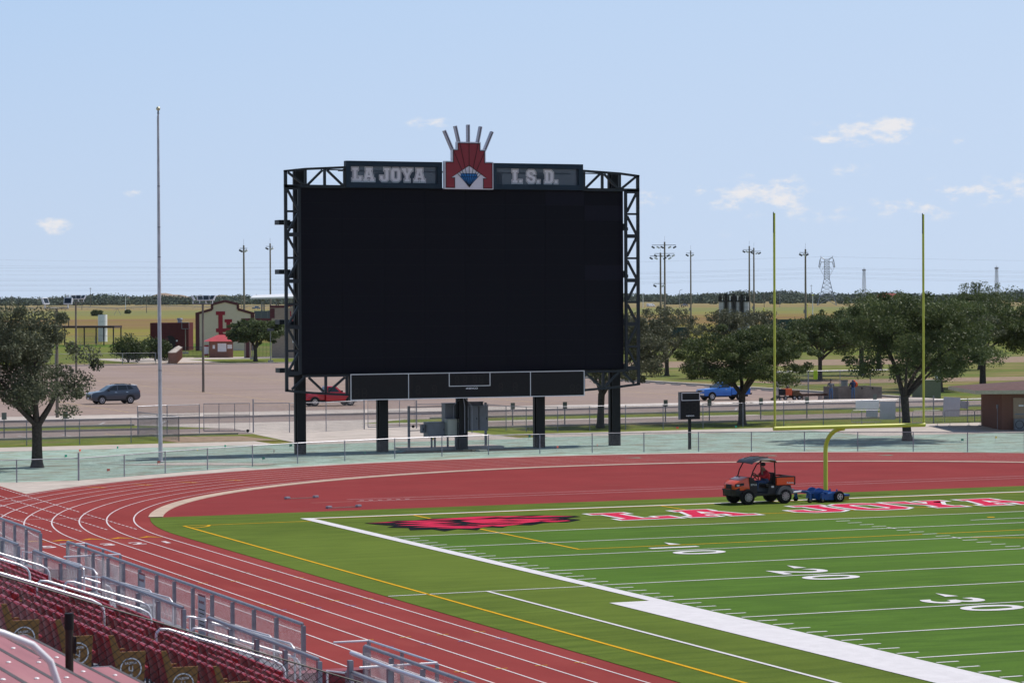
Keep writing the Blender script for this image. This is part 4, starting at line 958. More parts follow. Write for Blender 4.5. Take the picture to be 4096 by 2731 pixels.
T.scale = (.92, .95, .97)
def pickup(label, loc, rz, mat, old):
    T = thing('pickup_truck', label, 'pickup truck', loc, rz)
    zb = 1.02
    low = [(-2.45, .5), (-2.5, .85), (-2.4, 1.0), (-1.2, 1.1), (-1.0, 1.12), (.45, 1.12), (.45, .42), (-2.3, .42)]
    b = shell(low, .86, .95, .1).build('body', mat, T, smooth=True, bevel=.04)
    cab = [(-1.05, 1.08), (-.42, 1.58), (-.25, 1.62), (.28, 1.62), (.42, 1.1)]
    c = shell(cab, .83, 1.08, .3).build('cabin', mat, T, smooth=True, bevel=.03)
    slope_panel(c, 'windscreen', (-.98, 1.14), (-.47, 1.55), .74, .64, GLASS); slope_panel(c, 'rear_window', (.43, 1.16), (.32, 1.52), .68, .6, GLASS)
    side_panel(c, 'side_window', [(-.72, 1.15), (-.34, 1.53), (.22, 1.55), (.3, 1.15)], .83, 1.08, .3, GLASS)
    bw = .62 if old else .84
    bed = MB().box(.5, 2.45, -bw, bw, .5, .62).box(.5, 2.45, -bw, -bw+.06, .62, 1.08).box(.5, 2.45, bw-.06, bw, .62, 1.08).box(.5, .56, -bw+.06, bw-.06, .62, 1.08).build('bed', mat, T, bevel=.02)
    MB().box(2.451, 2.52, -bw+.01, bw-.01, .55, 1.08).build('tailgate', mat, bed, bevel=.015)
    if old:
        for s in (-1, 1):
            prof = [(1.05, .5), (1.05, .75), (1.25, .98), (1.6, 1.03), (2.0, .98), (2.35, .7), (2.4, .5)]
            MB().prism([(x, s*.60, z) for x, z in prof], (0, s*.27, 0)).build('step_fender', mat, bed, bevel=.05, smooth=True)
    for x in (-1.62, 1.38 if not old else 1.42):
        side_panel(b if x < 0 else bed, 'wheel_arch', [(x+.44*math.cos(R(a)), .36+.44*math.sin(R(a))) for a in range(5, 176, 17)], .86 if x < 0 or old else bw, .95, .1, PLAST, .015)
        for y in (-.76, .76): wheel(T, x, y, .37, .24, .6, 8 if old else 7, CHROME if old else RIM)
    for s in (-1, 1):
        MB().obox((-.86, s*.96, 1.2), (.12, .18, .15)).build('mirror', PLAST, T, bevel=.02)
        MB().obox((-2.42, s*.66, .86), (.14, .3, .17)).build('headlight', HEADL, b, bevel=.02); MB().obox((2.5, s*(bw-.07), .88), (.06, .1, .24)).build('tail_lamp', TAILR, bed)
    MB().box(-2.53, -2.46, -.46, .46, .76, .95).build('grille', CHROME if not old else PLAST, b, bevel=.01)
    for k in (-.3, 0, .3): MB().box(-2.545, -2.53, k-.12, k+.12, .79, .92).build('grille_slot', PLAST, b)
    MB().box(-2.62, -2.48, -.86, .86, .5, .66).build('front_bumper', CHROME, T, bevel=.02); MB().box(2.52, 2.66, -.8, .8, .48, .6).build('rear_bumper', CHROME if old else PLAST, T, bevel=.02)
    MB().box(-.22, -.02, -.875, -.862, .98, 1.02).build('door_handle', CHROME, b); MB().box(-1.0, .42, -.874, -.869, .6, .615).build('door_trim', CHROME if old else mat, b)
    MB().box(-2.3, 2.4, -.55, .55, .3, .5).build('chassis', PLAST, T)
    return T
BP = T = pickup('bright blue pickup parked behind the oak left of the goalpost', (70.85, 103.2, -.03), 0.0, paint('bright_blue_paint', (.011, .16, .6), .3, .1), False)
BP.scale = (.88, .9, .94)
o = thing('water_cooler', 'white water cooler strapped behind the tailgate of the blue pickup', 'cooler', (73.15, 103.0, .55)); MB().lathe([(.16, 0), (.18, .4), (.18, .42)], n=12).build('barrel', WPAINT, o); MB().lathe([(.19, .42), (.17, .5)], n=12).build('lid', WPAINT, o)
MB().box(-.2, .25, -.2, .2, -.1, 0).build('rack', PLAST, o)
T = pickup('old red stepside pickup in the lot behind the lower left of the scoreboard', (37.3, 108.4, -.03), PI-.02, paint('cherry_red_paint', (.5, .011, .026), .28, .05), True)
# ---------------------------------------------------------------- utility vehicle
ORNG = paint('vehicle_orange', (.85, .085, .012), .35)
UV = thing('utility_vehicle', 'orange and black utility vehicle with a canopy driving on the end zone', 'utility vehicle', (19.65, -.5, .012), .02)
MB().prism([(x, -.56, z) for x, z in [(-1.38, .36), (-1.42, .62), (-1.25, .72), (-.62, .74), (-.42, .46), (.1, .46), (.16, .76), (1.22, .78), (1.26, .62), (.9, .38), (-.9, .32)]], (0, 1.12, 0)).build('chassis', PLAST, UV, bevel=.03, smooth=True)
hood = MB().loft([[(-1.42, -.46, .62), (-1.42, .46, .62), (-1.44, .44, .84), (-1.44, -.44, .84)], [(-1.2, -.58, .6), (-1.2, .58, .6), (-1.24, .54, 1.0), (-1.24, -.54, 1.0)], [(-.74, -.62, .6), (-.74, .62, .6), (-.78, .56, 1.15), (-.78, -.56, 1.15)]]).build('hood', ORNG, UV, bevel=.04, smooth=True)
MB().prism([(x, -.63, z) for x, z in [(-.78, .6), (-.80, 1.16), (-.62, 1.12), (-.45, .9), (-.4, .5), (-.6, .5)]], (0, 1.26, 0)).build('cowl', PLAST, UV, bevel=.03)
for s in (-1, 1):
    hl = MB().prism([(-1.4, s*.47, .74), (-1.05, s*.605, .82), (-1.05, s*.605, .92), (-1.38, s*.46, .88)], (-.02, s*.015, 0)).build('headlight_pod', PLAST, hood)
    MB().obox((-1.3, s*.53, .82), (.1, .06, .07)).build('headlight', HEADL, hl)
    MB().prism([(-.98+.34*math.cos(R(a))+.12, s*.56, .31+.36*math.sin(R(a))) for a in range(0, 181, 20)], (0, s*.16, 0)).build('front_fender', PLAST, UV)
    MB().prism([(.87+.40*math.cos(R(a)), s*.54, .33+.42*math.sin(R(a))) for a in range(10, 171, 20)], (0, s*.2, 0)).build('rear_fender', M('grey_fender', (.12, .12, .13), .5), UV)
    MB().tube([(-.72, s*.58, 1.1), (-.62, s*.6, 1.4), (-.45, s*.6, 1.68), (-.22, s*.6, 1.83)], .028, 8).build('front_pillar', BLACK, UV, smooth=True)
    MB().tube([(.42, s*.6, .7), (.43, s*.6, 1.4), (.41, s*.6, 1.8)], .028, 8).build('rear_pillar', BLACK, UV, smooth=True)
MB().box(-1.47, -1.43, -.22, .22, .66, .84).build('grille', BLACK, hood)
MB().tube([(-1.3, -.5, .6), (-1.52, -.42, .62), (-1.54, 0, .62), (-1.52, .42, .62), (-1.3, .5, .6)], .03, 8).tube([(-1.53, -.35, .62), (-1.52, -.34, .36), (-1.3, -.3, .34)], .026, 6).tube([(-1.53, .35, .62), (-1.52, .34, .36), (-1.3, .3, .34)], .026, 6).tube([(-1.53, -.35, .62), (-1.55, -.35, .78)], .026, 6).build('brush_guard', PLAST, UV, smooth=True)
rf = []
for x, z in ((-.72, 1.72), (-.6, 1.82), (-.25, 1.9), (.15, 1.9), (.42, 1.84), (.5, 1.74)):
    rf.append([(x, -.7, z-.03), (x, -.62, z+.03), (x, 0, z+.055), (x, .62, z+.03), (x, .7, z-.03), (x, .62, z-.02), (x, 0, z+.005), (x, -.62, z-.02)])
rf_ = MB().loft(rf).build('canopy', M('canopy_plastic', (.035, .038, .048), .4), UV, smooth=True)
for y in (-.4, 0, .4): MB().tube([(-.5, y, 1.885), (-.2, y, 1.955), (.2, y, 1.955)], .022, 5).build('canopy_rib', PLAST, rf_)
MB().box(.02, .46, -.55, .55, .7, .84).build('seat', BLACK, UV, bevel=.04); MB().obox((.43, 0, 1.06), (.12, 1.05, .5), Matrix.Rotation(.15, 3, 'Y')).build('seat_back', BLACK, UV, bevel=.04)
st = MB(); C0 = Vector((-.32, -.3, 1.16)); ax = Vector((.75, 0, .55)).normalized(); u_ = ax.orthogonal().normalized(); v_ = ax.cross(u_)
st.tube([C0+(u_*math.cos(a)+v_*math.sin(a))*.17 for a in [2*PI*i/16 for i in range(17)]], .018, 6).tube([C0-ax*.3, C0], .02, 6); st.build('steering_wheel', BLACK, UV)
bed = MB().box(.5, 1.34, -.62, .62, .78, .84).box(.5, 1.34, -.64, -.60, .84, 1.1).box(.5, 1.34, .60, .64, .84, 1.1).box(.5, .54, -.6, .6, .84, 1.1).build('cargo_bed', ORNG, UV, bevel=.012)
MB().box(1.345, 1.40, -.64, .64, .78, 1.14).build('tailgate', PLAST, bed, bevel=.012); MB().box(.48, 1.34, -.66, -.59, 1.1, 1.15).box(.48, 1.34, .59, .66, 1.1, 1.15).box(.48, .55, -.59, .59, 1.1, 1.15).build('bed_rim', PLAST, bed, bevel=.01)
for s, sz, x, z, nm in (('Kubota', .11, 1.14, .87, bed), ('RTV-X', .1, -.6, .83, UV)):
    o = link('lettering', text_mesh(s, sz, .002, .002), WPAINT, nm); o.rotation_euler = (PI/2, 0, 0); o.location = (x, -.648 if nm is bed else -.636, z)
MB().box(.28, .4, -.575, -.565, .68, .76).build('warning_label', WPAINT, UV)
for x, w_ in ((-.90, .25), (.87, .28)):
    for y in (-.6, .6): wheel(UV, x, y, .315, w_, .56, 9, M('machined_rim', (.3, .3, .31), .35, metal=.7))
# ---------------------------------------------------------------- turf groomer
GBL = M('groomer_blue', (.012, .085, .30), .45, noise=.12, scale=4)
GR = thing('turf_groomer', 'blue wheeled turf groomer towed behind the utility vehicle', 'turf groomer', (22.1, -.75, .012), .02)
MB().tube([(-1.05, 0, .42), (-.55, 0, .45)], .045, 8).build('drawbar', ALU, GR, smooth=True); MB().obox((-1.0, 0, .5), (.12, .05, .18)).build('hitch_jack', GALV, GR)
MB().beam((-.6, -.3, .45), (1.1, -.45, .38), .07, .09, (0, 0, 1)).beam((-.6, .3, .45), (1.1, .45, .38), .07, .09, (0, 0, 1)).beam((-.55, -.62, .44), (-.55, .62, .44), .08, .09, (0, 0, 1)).beam((.25, -.75, .4), (.25, .75, .4), .08, .09, (0, 0, 1)).build('frame', GBL, GR)
MB().prism([(.05, -.72, .1), (.1, -.72, .33), (.55, -.72, .42), (1.05, -.72, .36), (1.1, -.72, .1)], (0, 1.44, 0)).build('brush_housing', GBL, GR, bevel=.02)
for y in (-.28, .3): MB().lathe([(.26, y-.03), (.26, y+.03)], (.12, 0, .34), 16, 'y').build('pulley_guard', GBL, GR)
MB().box(1.12, 1.36, -.7, .7, .06, .24).build('rear_brush', M('brush_yellow', (.4, .25, .03), .9), GR); MB().box(1.1, 1.38, -.72, .72, .24, .32).build('brush_bar', GBL, GR)
for x, z in ((.62, .55), (.95, .52)): MB().box(x-.02, x+.02, -.4, -.34, .3, z).build('adjuster', GBL, GR)
for y in (-.78, .78): wheel(GR, .82, y, .24, .14, .55, 5)
for x, y in ((-.5, -.6), (-.5, .6), (.0, -.78)):
    wheel(GR, x, y, .11, .09, .5, 5, M('caster_rim', (.25, .2, .08), .6), 'caster'); MB().beam((x, y, .12), (x, y, .42), .1, .12).build('caster_fork', GBL, GR)
# ---------------------------------------------------------------- people
SKIN = M('skin', (.24, .125, .08), .6, noise=.06, scale=12)
def person(label, loc, rz, J, E, mats, extra=(), name='person'):
    """J: joint -> (x,y,z,radius,material slot); E: bone pairs; one skinned body mesh"""
    me = bpy.data.meshes.new(name); keys = list(J); ix = {k: i for i, k in enumerate(keys)}
    me.from_pydata([J[k][:3] for k in keys], [(ix[a], ix[b]) for a, b in E], [])
    o = bpy.data.objects.new(name, me); C.objects.link(o)
    sk = o.modifiers.new('skin', 'SKIN'); sk.use_smooth_shade = True
    for i, k in enumerate(keys):
        r = J[k][3]; me.skin_vertices[0].data[i].radius = r if isinstance(r, tuple) else (r, r)
    me.skin_vertices[0].data[0].use_root = True
    sb = o.modifiers.new('sub', 'SUBSURF'); sb.levels = 1; sb.render_levels = 1
    me2 = bpy.data.meshes.new_from_object(o.evaluated_get(bpy.context.evaluated_depsgraph_get()))
    bpy.data.objects.remove(o)
    for m in mats: me2.materials.append(m)
    segs = [(Vector(J[a][:3]), Vector(J[b][:3]), J[b][4]) for a, b in E]
    for p in me2.polygons:
        c = p.center; best = None
        for a, b, s in segs:
            d = b-a; t = max(0, min(1, (c-a).dot(d)/max(1e-9, d.length_squared))); q = (c-a-d*t).length
            if best is None or q < best[0]: best = (q, s)
        p.material_index = best[1]; p.use_smooth = True
    o = bpy.data.objects.new(name, me2); C.objects.link(o); o.location = loc; o.rotation_euler = (0, 0, rz)
    tag(o, label, 'person')
    for nm, m, mt in extra: m.build(nm, mt, o, smooth=True)
    return o
def hand(J, E, wrist, base, d, side, s=1):
    """palm plus five fingers, tips curling along d"""
    w_ = Vector(J[wrist][:3]); d = Vector(d).normalized(); sd_ = Vector(side).normalized(); p = w_+d*.07
    J[base] = (*p, .035, 0); E.append((wrist, base))
    dn = d.cross(sd_)
    for i, (off, ln) in enumerate(((-.033, .075), (-.012, .085), (.012, .08), (.032, .065))):
        a = p+sd_*off+d*ln*.55; b = p+sd_*off*1.1+d*ln*.9+dn*.03
        J[f'{base}f{i}'] = (*a, .011, 0); J[f'{base}g{i}'] = (*b, .009, 0); E += [(base, f'{base}f{i}'), (f'{base}f{i}', f'{base}g{i}')]
    a = p-sd_*.055+d*.005+dn*.02; J[base+'t'] = (*a, .012, 0); E.append((base, base+'t'))
def cap(c, col, fwd):
    m = MB(); m.ell((c[0], c[1], c[2]+.05), (.112, .105, .085), 12, 6); f = Vector(fwd)
    m.obox((c[0]+f.x*.14, c[1]+f.y*.14, c[2]+.06), (.15, .17, .015), Matrix.Rotation(math.atan2(f.y, f.x), 3, 'Z'))
    return ('cap', m, col)
CAPB = M('dark_cap', (.02, .022, .028), .8)
# driver, seated, facing -X
J = {'pelvis': (.16, -.3, .92, (.14, .17), 2), 'waist': (.17, -.3, 1.05, (.17, .2), 1), 'chest': (.13, -.3, 1.25, (.175, .23), 1), 'neck': (.05, -.3, 1.42, .062, 0), 'chin': (.01, -.3, 1.48, .074, 0), 'head': (.02, -.3, 1.565, .098, 0), 'nose': (-.095, -.3, 1.53, .018, 0)}
E = [('pelvis', 'waist'), ('waist', 'chest'), ('chest', 'neck'), ('neck', 'chin'), ('chin', 'head'), ('chin', 'nose')]
for s, k in ((-1, 'l'), (1, 'r')):
    y = -.3+s*.2
    J.update({k+'sh': (.12, y, 1.34, .085, 1), k+'el': (-.06, y+s*.06, 1.14, .066, 1), k+'wr': (-.26, -.3+s*.15, 1.2, .036, 1), k+'hip': (.1, -.3+s*.1, .9, .1, 2), k+'kn': (-.3, -.3+s*.14, .93, .075, 2), k+'an': (-.36, -.3+s*.14, .55, .05, 2), k+'toe': (-.5, -.3+s*.14, .5, .045, 3)})
    E += [('chest', k+'sh'), (k+'sh', k+'el'), (k+'el', k+'wr'), ('pelvis', k+'hip'), (k+'hip', k+'kn'), (k+'kn', k+'an'), (k+'an', k+'toe')]
    hand(J, E, k+'wr', k+'ha', (-1, 0, .1), (0, s, 0))
person('driver in a red jacket and dark cap at the wheel of the utility vehicle', (19.65, -.5, .012), .02, J, E,
       [SKIN, M('red_jacket', (.33, .012, .02), .85, noise=.15, scale=8), M('blue_jeans', (.03, .055, .13), .9, noise=.15, scale=10), M('dark_shoe', (.02, .018, .016), .7)], [cap((.03, -.3, 1.605), CAPB, (-1, 0, 0))])
def worker(label, x, y, rz, shirt, pants, hat, hood=False, lean=0., h=1.72):
    f = h/1.75
    J = {'pelvis': (0, 0, .95*f, (.12, .16), 2), 'waist': (lean*.1, 0, 1.1*f, (.11, .15), 1), 'chest': (lean*.3, 0, 1.32*f, (.13, .18), 1), 'neck': (lean*.45, 0, 1.48*f, .055, 1 if hood else 0), 'chin': (.03+lean*.5, 0, 1.54*f, .068, 1 if hood else 0), 'head': (.01+lean*.5, 0, 1.645*f, .098, 1 if hood else 0), 'nose': (.125+lean*.5, 0, 1.6*f, .018, 0)}
    E = [('pelvis', 'waist'), ('waist', 'chest'), ('chest', 'neck'), ('neck', 'chin'), ('chin', 'head'), ('chin', 'nose')]
    for s, k in ((-1, 'l'), (1, 'r')):
        J.update({k+'sh': (lean*.36, s*.2, 1.41*f, .07, 1), k+'el': (.08+lean*.5, s*.27, 1.15*f, .052, 1), k+'wr': (.3+lean*.4, s*.16, 1.12*f, .034, 1), k+'hip': (0, s*.09, .92*f, .095, 2), k+'kn': (.02, s*.1, .5*f, .066, 2), k+'an': (-.01, s*.11, .09, .048, 2), k+'toe': (.13, s*.12, .04, .042, 3)})
        E += [('chest', k+'sh'), (k+'sh', k+'el'), (k+'el', k+'wr'), ('pelvis', k+'hip'), (k+'hip', k+'kn'), (k+'kn', k+'an'), (k+'an', k+'toe')]
        hand(J, E, k+'wr', k+'ha', (1, 0, -.1), (0, s, 0))
    ex = [cap((.01+lean*.5, 0, 1.69*f), hat, (1, 0, 0))] if hat else []
    return person(label, (x, y, -.02), rz, J, E, [SKIN, shirt, pants, M('tan_boot', (.1, .06, .035), .8)], ex)
JEAN = M('faded_jeans', (.08, .14, .26), .9, noise=.2, scale=9)
worker('worker in a grey shirt and jeans leaning on the concrete box', 78.7, 98.6, 1.1, M('grey_shirt', (.16, .16, .17), .9, noise=.1), JEAN, CAPB, lean=.35)
worker('worker in a navy hooded top and jeans standing at the concrete box', 80.5, 98.0, 1.5, M('navy_hoodie', (.018, .028, .08), .9, noise=.1), JEAN, None, hood=True, lean=.1, h=1.8)
worker('worker in a bright orange hooded top behind the navy one', 81.15, 98.9, 1.3, M('orange_hoodie', (.75, .09, .012), .85, noise=.08), M('dark_trousers', (.03, .035, .05), .9), None, hood=True, h=1.74)
# ---------------------------------------------------------------- grandstand
X0, Z0, SL, DX = -19.5, 1.5, .34, .75
def zt(x): return Z0+SL*(X0-x)
TREAD = M('mill_aluminium_deck', (.3, .31, .34), .5, metal=.4, noise=.12, scale=2, stretch=(1, .2, 1))
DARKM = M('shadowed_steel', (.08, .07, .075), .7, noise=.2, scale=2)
MAROON = M('maroon_deck', (.37, .14, .155), .55, noise=.12, scale=1.2, coord='World', stretch=(3, .25, 1), spec=.4)
mixin(MAROON, (.46, .22, .22), .9, .5, .7, (1.5, .4, 1), amount=.5); mixin(MAROON, (.24, .075, .085), 1.3, .56, .7, (2.5, .18, 1), amount=.6)
CHAIRR = M('chair_red_plastic', (.29, .012, .022), .36, noise=.2, scale=3, spec=.6, coord='World')
PANW = M('end_panel_tan', (.24, .115, .03), .6, noise=.15, scale=6, stretch=(1, 1, .3))
MARO2 = M('maroon_plank', (.25, .045, .055), .55, noise=.1, scale=3)
BLKF = M('black_vinyl_mesh', (.012, .013, .014), .5)
BWIRE = M('galvanized_wire', (.5, .5, .55), .45, metal=.5, noise=.1)
GS = thing('grandstand', 'aluminium grandstand structure with stepped decks at lower left', 'grandstand', (-22.5, -62, 0))
for k in range(0, 11):
    xa = X0-DX*k; xb = xa-DX; z = zt(xa-DX/2)
    MB().box(xb, xa-.02, -69.5, -30, z-.05, z).build('deck_plank', TREAD, GS, wld=True); MB().box(xa-.019, xa, -69.5, -30, z-SL*DX-.02, z-.01).build('riser', TREAD, GS, wld=True)
MB().box(-19.45, -16.45, -72, -12, .85, .93).build('walkway_deck', TREAD, GS, wld=True); MB().box(-16.46, -16.4, -72, -12, .3, .93).build('walkway_fascia', TREAD, GS, wld=True)
MB().box(-19.5, -19.44, -69.5, -30, .93, 1.62).build('front_riser', TREAD, GS, wld=True)
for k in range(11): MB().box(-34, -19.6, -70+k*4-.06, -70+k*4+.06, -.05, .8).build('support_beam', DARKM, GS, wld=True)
# the bench section nearest the camera: maroon planks stepping up
BS = thing('bench_section', 'maroon aluminium bench planks with silver bolts at the bottom left corner', 'bleachers', (-28, -80, 0))
bm_ = MB().ell((0, 0, 0), (.028, .028, .012), 8, 4); bolt = bm_.mesh('bolt'); bolt.materials.append(WPAINT)
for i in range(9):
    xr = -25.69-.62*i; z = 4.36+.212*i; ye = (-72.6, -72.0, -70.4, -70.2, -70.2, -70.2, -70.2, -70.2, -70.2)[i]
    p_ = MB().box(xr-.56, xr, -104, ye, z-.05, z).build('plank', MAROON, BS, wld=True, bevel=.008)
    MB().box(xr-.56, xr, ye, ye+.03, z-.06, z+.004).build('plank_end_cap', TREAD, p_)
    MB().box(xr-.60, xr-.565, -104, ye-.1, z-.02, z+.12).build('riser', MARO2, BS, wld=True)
    MB().box(xr-.045, xr-.001, -104, ye-.02, z-.02, z+.003).build('edge_shadow_strip', DARKM, p_)  # dark strip along the plank edge, a painted stand-in for the shadow gap
    for j in range(40):
        y = ye-.55-j*.62-(i % 3)*.2
        if y > -95: put(bolt, 'bolt', (xr-.16-.22*(j % 2), y, z+.004), p_)
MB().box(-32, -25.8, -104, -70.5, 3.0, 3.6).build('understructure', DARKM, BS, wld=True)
MB().box(-34.6, -31.2, -106, -98, 6.3, 6.42).build('upper_deck', TREAD, BS, wld=True)
# ---- chairs
def make_chair(end=False, down=False):
    T = thing('stadium_chair', 'x', 'chair')
    ys = [-.22, -.13, 0, .13, .22]; ring = []
    m = MB()
    for t, (zz, xo) in enumerate(((.36, .0), (.6, -.03), (.8, -.075), (.87, -.095))):
        row = []
        for y in ys: row.append((xo-.05*(1-(y/.22)**2)+.02, y*(1-.06*(t == 3)), zz-(.025 if abs(y) > .2 and t == 3 else 0)))
        ring.append(row+[(x-.028, y, z) for x, y, z in reversed(row)])
    m.loft(ring).build('backrest', CHAIRR, T, smooth=True)
    if down: MB().obox((.24, 0, .42), (.42, .42, .05), Matrix.Rotation(.06, 3, 'Y')).build('seat_pan', CHAIRR, T, bevel=.02)
    else: MB().obox((.085, 0, .60), (.05, .41, .40), Matrix.Rotation(-.1, 3, 'Y')).build('seat_pan', CHAIRR, T, bevel=.02)
    MB().box(-.02, .02, .235, .262, 0, .6).build('stanchion', DARKM, T); MB().obox((.12, .248, .63), (.22, .035, .03)).build('armrest', PANW, T, bevel=.01)
    if end:
        p_ = MB().prism([(-.12, -.27, .84), (-.14, -.27, .9), (-.06, -.27, .9), (.03, -.27, .66), (.4, -.27, .66), (.36, -.27, .12), (.12, -.27, 0), (-.06, -.27, 0), (-.02, -.27, .4)], (0, .03, 0)).build('end_panel', PANW, T, bevel=.005)
        o = link('emblem_ring', curve_mesh('emblem_ring', [[(.155*math.cos(R(15*i)), .155*math.sin(R(15*i))) for i in range(24)], [(.138*math.cos(-R(15*i)), .138*math.sin(-R(15*i))) for i in range(24)]], .001), WPAINT, p_); o.rotation_euler = (PI/2, 0, 0); o.location = (.18, -.275, .42)
        for s, sz, z in (('LJ', .1, .42), ('LA JOYA', .045, .50), ('ISD', .04, .335)):
            o = link('lettering', text_mesh(s, sz, .002, .001), WPAINT, p_); o.rotation_euler = (PI/2, 0, 0); o.location = (.18, -.275, z)
    return T
AISLES = [(-59.0, .62), (-53.4, .55), (-47.0, .55), (-41.3, .55)]
protoA, protoB, protoC = make_chair(), make_chair(True, True), make_chair(False, True)
used = set()
def inframe(x, y, z):
    d = Vector((x, y, z))-CAM; dd = d.dot(fw); u = 2048+10833*d.dot(r2)/dd; v = 1365-10833*d.dot(u2)/dd
    return u > -60 and v < 2790
random.seed(11)
for k in range(0, 9):
    xc = X0-DX*k-.50; z = zt(X0-DX*(k+.5))
    y = -65.0+.02*k; prev_aisle = True
    row = ['front', 'second', 'third', 'fourth', 'fifth', 'sixth', 'seventh', 'eighth', 'top'][k]
    while y < -33:
        gap = next((a for a in AISLES if abs(y-a[0]) < a[1]), None)
        if gap:
            y = gap[0]+gap[1]+.27; continue
        if inframe(xc, y, z+.6):
            pr = protoB if prev_aisle else (protoC if random.random() < .05 else protoA)
            if pr.name in used: t = copy_tree(pr)
            else: t = pr; used.add(pr.name)
            t.location = (xc, y, z); t.rotation_euler = (0, 0, random.uniform(-.02, .02))
            t['group'] = 'red stadium chairs'
            if pr is protoB: t['label'] = f'red folding chair with tan emblem end panel, aisle end of a row ({row} row)'.replace(' (', ', ').replace(')', '')
            elif pr is protoC: t['label'] = f'red folding chair with its seat left down, {row} row of the grandstand'
            else: t['label'] = f'red folding chair with its seat flipped up, {row} row of the grandstand'
        prev_aisle = False
        y += .515
for pr in (protoA, protoB, protoC):
    if pr.name not in used:
        for ch in list(pr.children): bpy.data.objects.remove(ch)
        bpy.data.objects.remove(pr)
# ---- aisle handrails: hoops that step down the aisles
def hoop(label, y, xa, xb, top=.97, mid=.45, r=.024, post=True):
    T = thing('aisle_handrail', label, 'handrail', (xa, y, zt(xa)), group='hooped aisle handrails')
    a = Vector((xa, y, zt(xa)+top)); b = Vector((xb, y, zt(xb)+top)); d = (b-a).normalized(); pts = [Vector((xa-.12, y, zt(xa)-.05)), Vector((xa-.12, y, a.z-.16))]
    pts += [a+d*.0+Vector((-.11, 0, -.08)), a+Vector((-.05, 0, -.015)), a+d*.08]
    pts += [b-d*.12, b+Vector((.04, 0, -.045)), b+Vector((.09, 0, -.13)), Vector((b.x+.10, y, b.z-.24)), Vector((b.x+.10, y, zt(b.x)-.1))]
    MB().tube(pts, r, 10).build('hoop', ALU, T, smooth=True, wld=True)
    if mid: MB().tube([Vector((xa-.1, y+.03, zt(xa)+mid)), Vector((xb+.1, y+.03, zt(xb)+mid))], r*.95, 8).build('mid_rail', ALU, T, smooth=True, wld=True)
hoop('long handrail running off the left edge above the near chairs', -56.3, -27.4, -22.6)
hoop('near handrail at the bottom, lower part of the nearest aisle', -59.8, -22.4, -20.45)
hoop('handrail above the middle of the chairs, second aisle', -52.7, -22.75, -20.8); hoop('lower handrail of the second aisle, behind the mesh gate', -54.0, -20.2, -18.3)
hoop('short handrail at the left edge, beside the upper mesh fence', -41.6, -22.2, -20.2); hoop('farther handrail just behind the second aisle rail', -47.4, -21.0, -19.4)
hoop('left-edge handrail in front of the one beside the mesh fence', -46.6, -23.5, -21.75); hoop('farthest little handrail beside the gate post', -41.0, -19.25, -18.6, mid=0); hoop('small bright handrail behind the middle mesh panel', -46.8, -18.3, -17.5, mid=0)
# foreground white rail and dark post
T = thing('foreground_handrail', 'thick white handrail bending down at the bottom left corner', 'handrail', (-30.4, -85.8, 5.4))
MB().tube([(-32.4, -85.8, 7.36), (-31.4, -85.8, 7.03), (-30.46, -85.8, 6.72), (-30.28, -85.8, 6.64), (-30.17, -85.8, 6.53), (-30.12, -85.8, 6.38), (-30.11, -85.8, 5.3)], .0225, 14).build('hoop', M('white_powder_coat', (.72, .72, .76), .35, noise=.03), T, smooth=True)
T.children[0].location = -T.location
T = thing('dark_post', 'thick black pipe post standing among the bottom left planks', 'post', (-27.3, -74.1, 4.2))
MB().cyl((0, 0, -.4), (0, 0, 1.1), .043, None, 14).build('pipe', M('rusty_black_pipe', (.02, .014, .012), .5, noise=.5, scale=4), T, smooth=True); MB().cyl((0, 0, 1.08), (0, 0, 1.25), .05, None, 14).build('cap', BLACK, T, smooth=True); MB().box(.05, .07, -.03, .03, .82, 1.0).build('clamp', BLACK, T)
# black mesh fence down the side of the chair section
def slope_fence(label, y, xa, xb, top, bot):
    T = thing('black_mesh_fence', label, 'fence', (xa, y, zt(xa)))
    a = (xa, y, zt(xa)+top); b = (xb, y, zt(xb)+top)
    V, F = wires((xa, y, 0), (xb, y, 0), 0, top-bot, .105, .0042)
    V[:, 2] += Z0+SL*(X0-V[:, 0])+bot
    o = np_mesh('chain_link', V, F, BLKF, T); o.location = -T.location; o['kind'] = 'stuff'
    MB().tube([a, b], .011, 6).build('tension_wire', BLKF, T, wld=True)
    for x in (xa, xb): MB().cyl((x, y, zt(x)), (x, y, zt(x)+top-.2), .02, None, 8).build('post', BLKF, T, wld=True)
slope_fence('black chain-link fence sagging in front of the red chairs', -68.3, -29.0, -21.2, 1.3, .0)
# mesh guard fences along the walkway
def guard(label, x, segs, top, h, posts, s=.06, r=.0027, name='guard_fence'):
    T = thing(name, label, 'fence', (x, segs[0][0], top-h)); Vs, Fs, n = [], [], 0
    for y0, y1 in segs:
        MB().cyl((x, y0, top), (x, y1, top), .026, None, 10).build('top_rail', GALV, T, smooth=True, wld=True)
        m = MB(); L = abs(y1-y0); k = int(L/.06)
        for i in range(k):
            yy = y0+(y1-y0)*i/k; m.beam((x-.034, yy, top-.02), (x+.034, yy+.03, top+.022), .012, .03, (0, 0, 1))
        m.build('lacing', BWIRE, T, wld=True)
        np_ = max(1, round(L/posts))
        for i in range(np_+1):
            yy = y0+(y1-y0)*i/np_; MB().box(x-.10 if i not in (0, np_) else x-.03, x-.026 if i not in (0, np_) else x+.05, yy-.045, yy+.045, top-h, top-.03).build('post', GALV, T, wld=True)
        V, F = wires((x-.028, y0, 0), (x-.028, y1, 0), top-h+.06, top-.04, s, r); Vs.append(V); Fs.append(F+n); n += len(V)
    o = np_mesh('chain_link', np.concatenate(Vs), np.concatenate(Fs), BWIRE, T); o.location = -wl(T); o['kind'] = 'stuff'
    return T
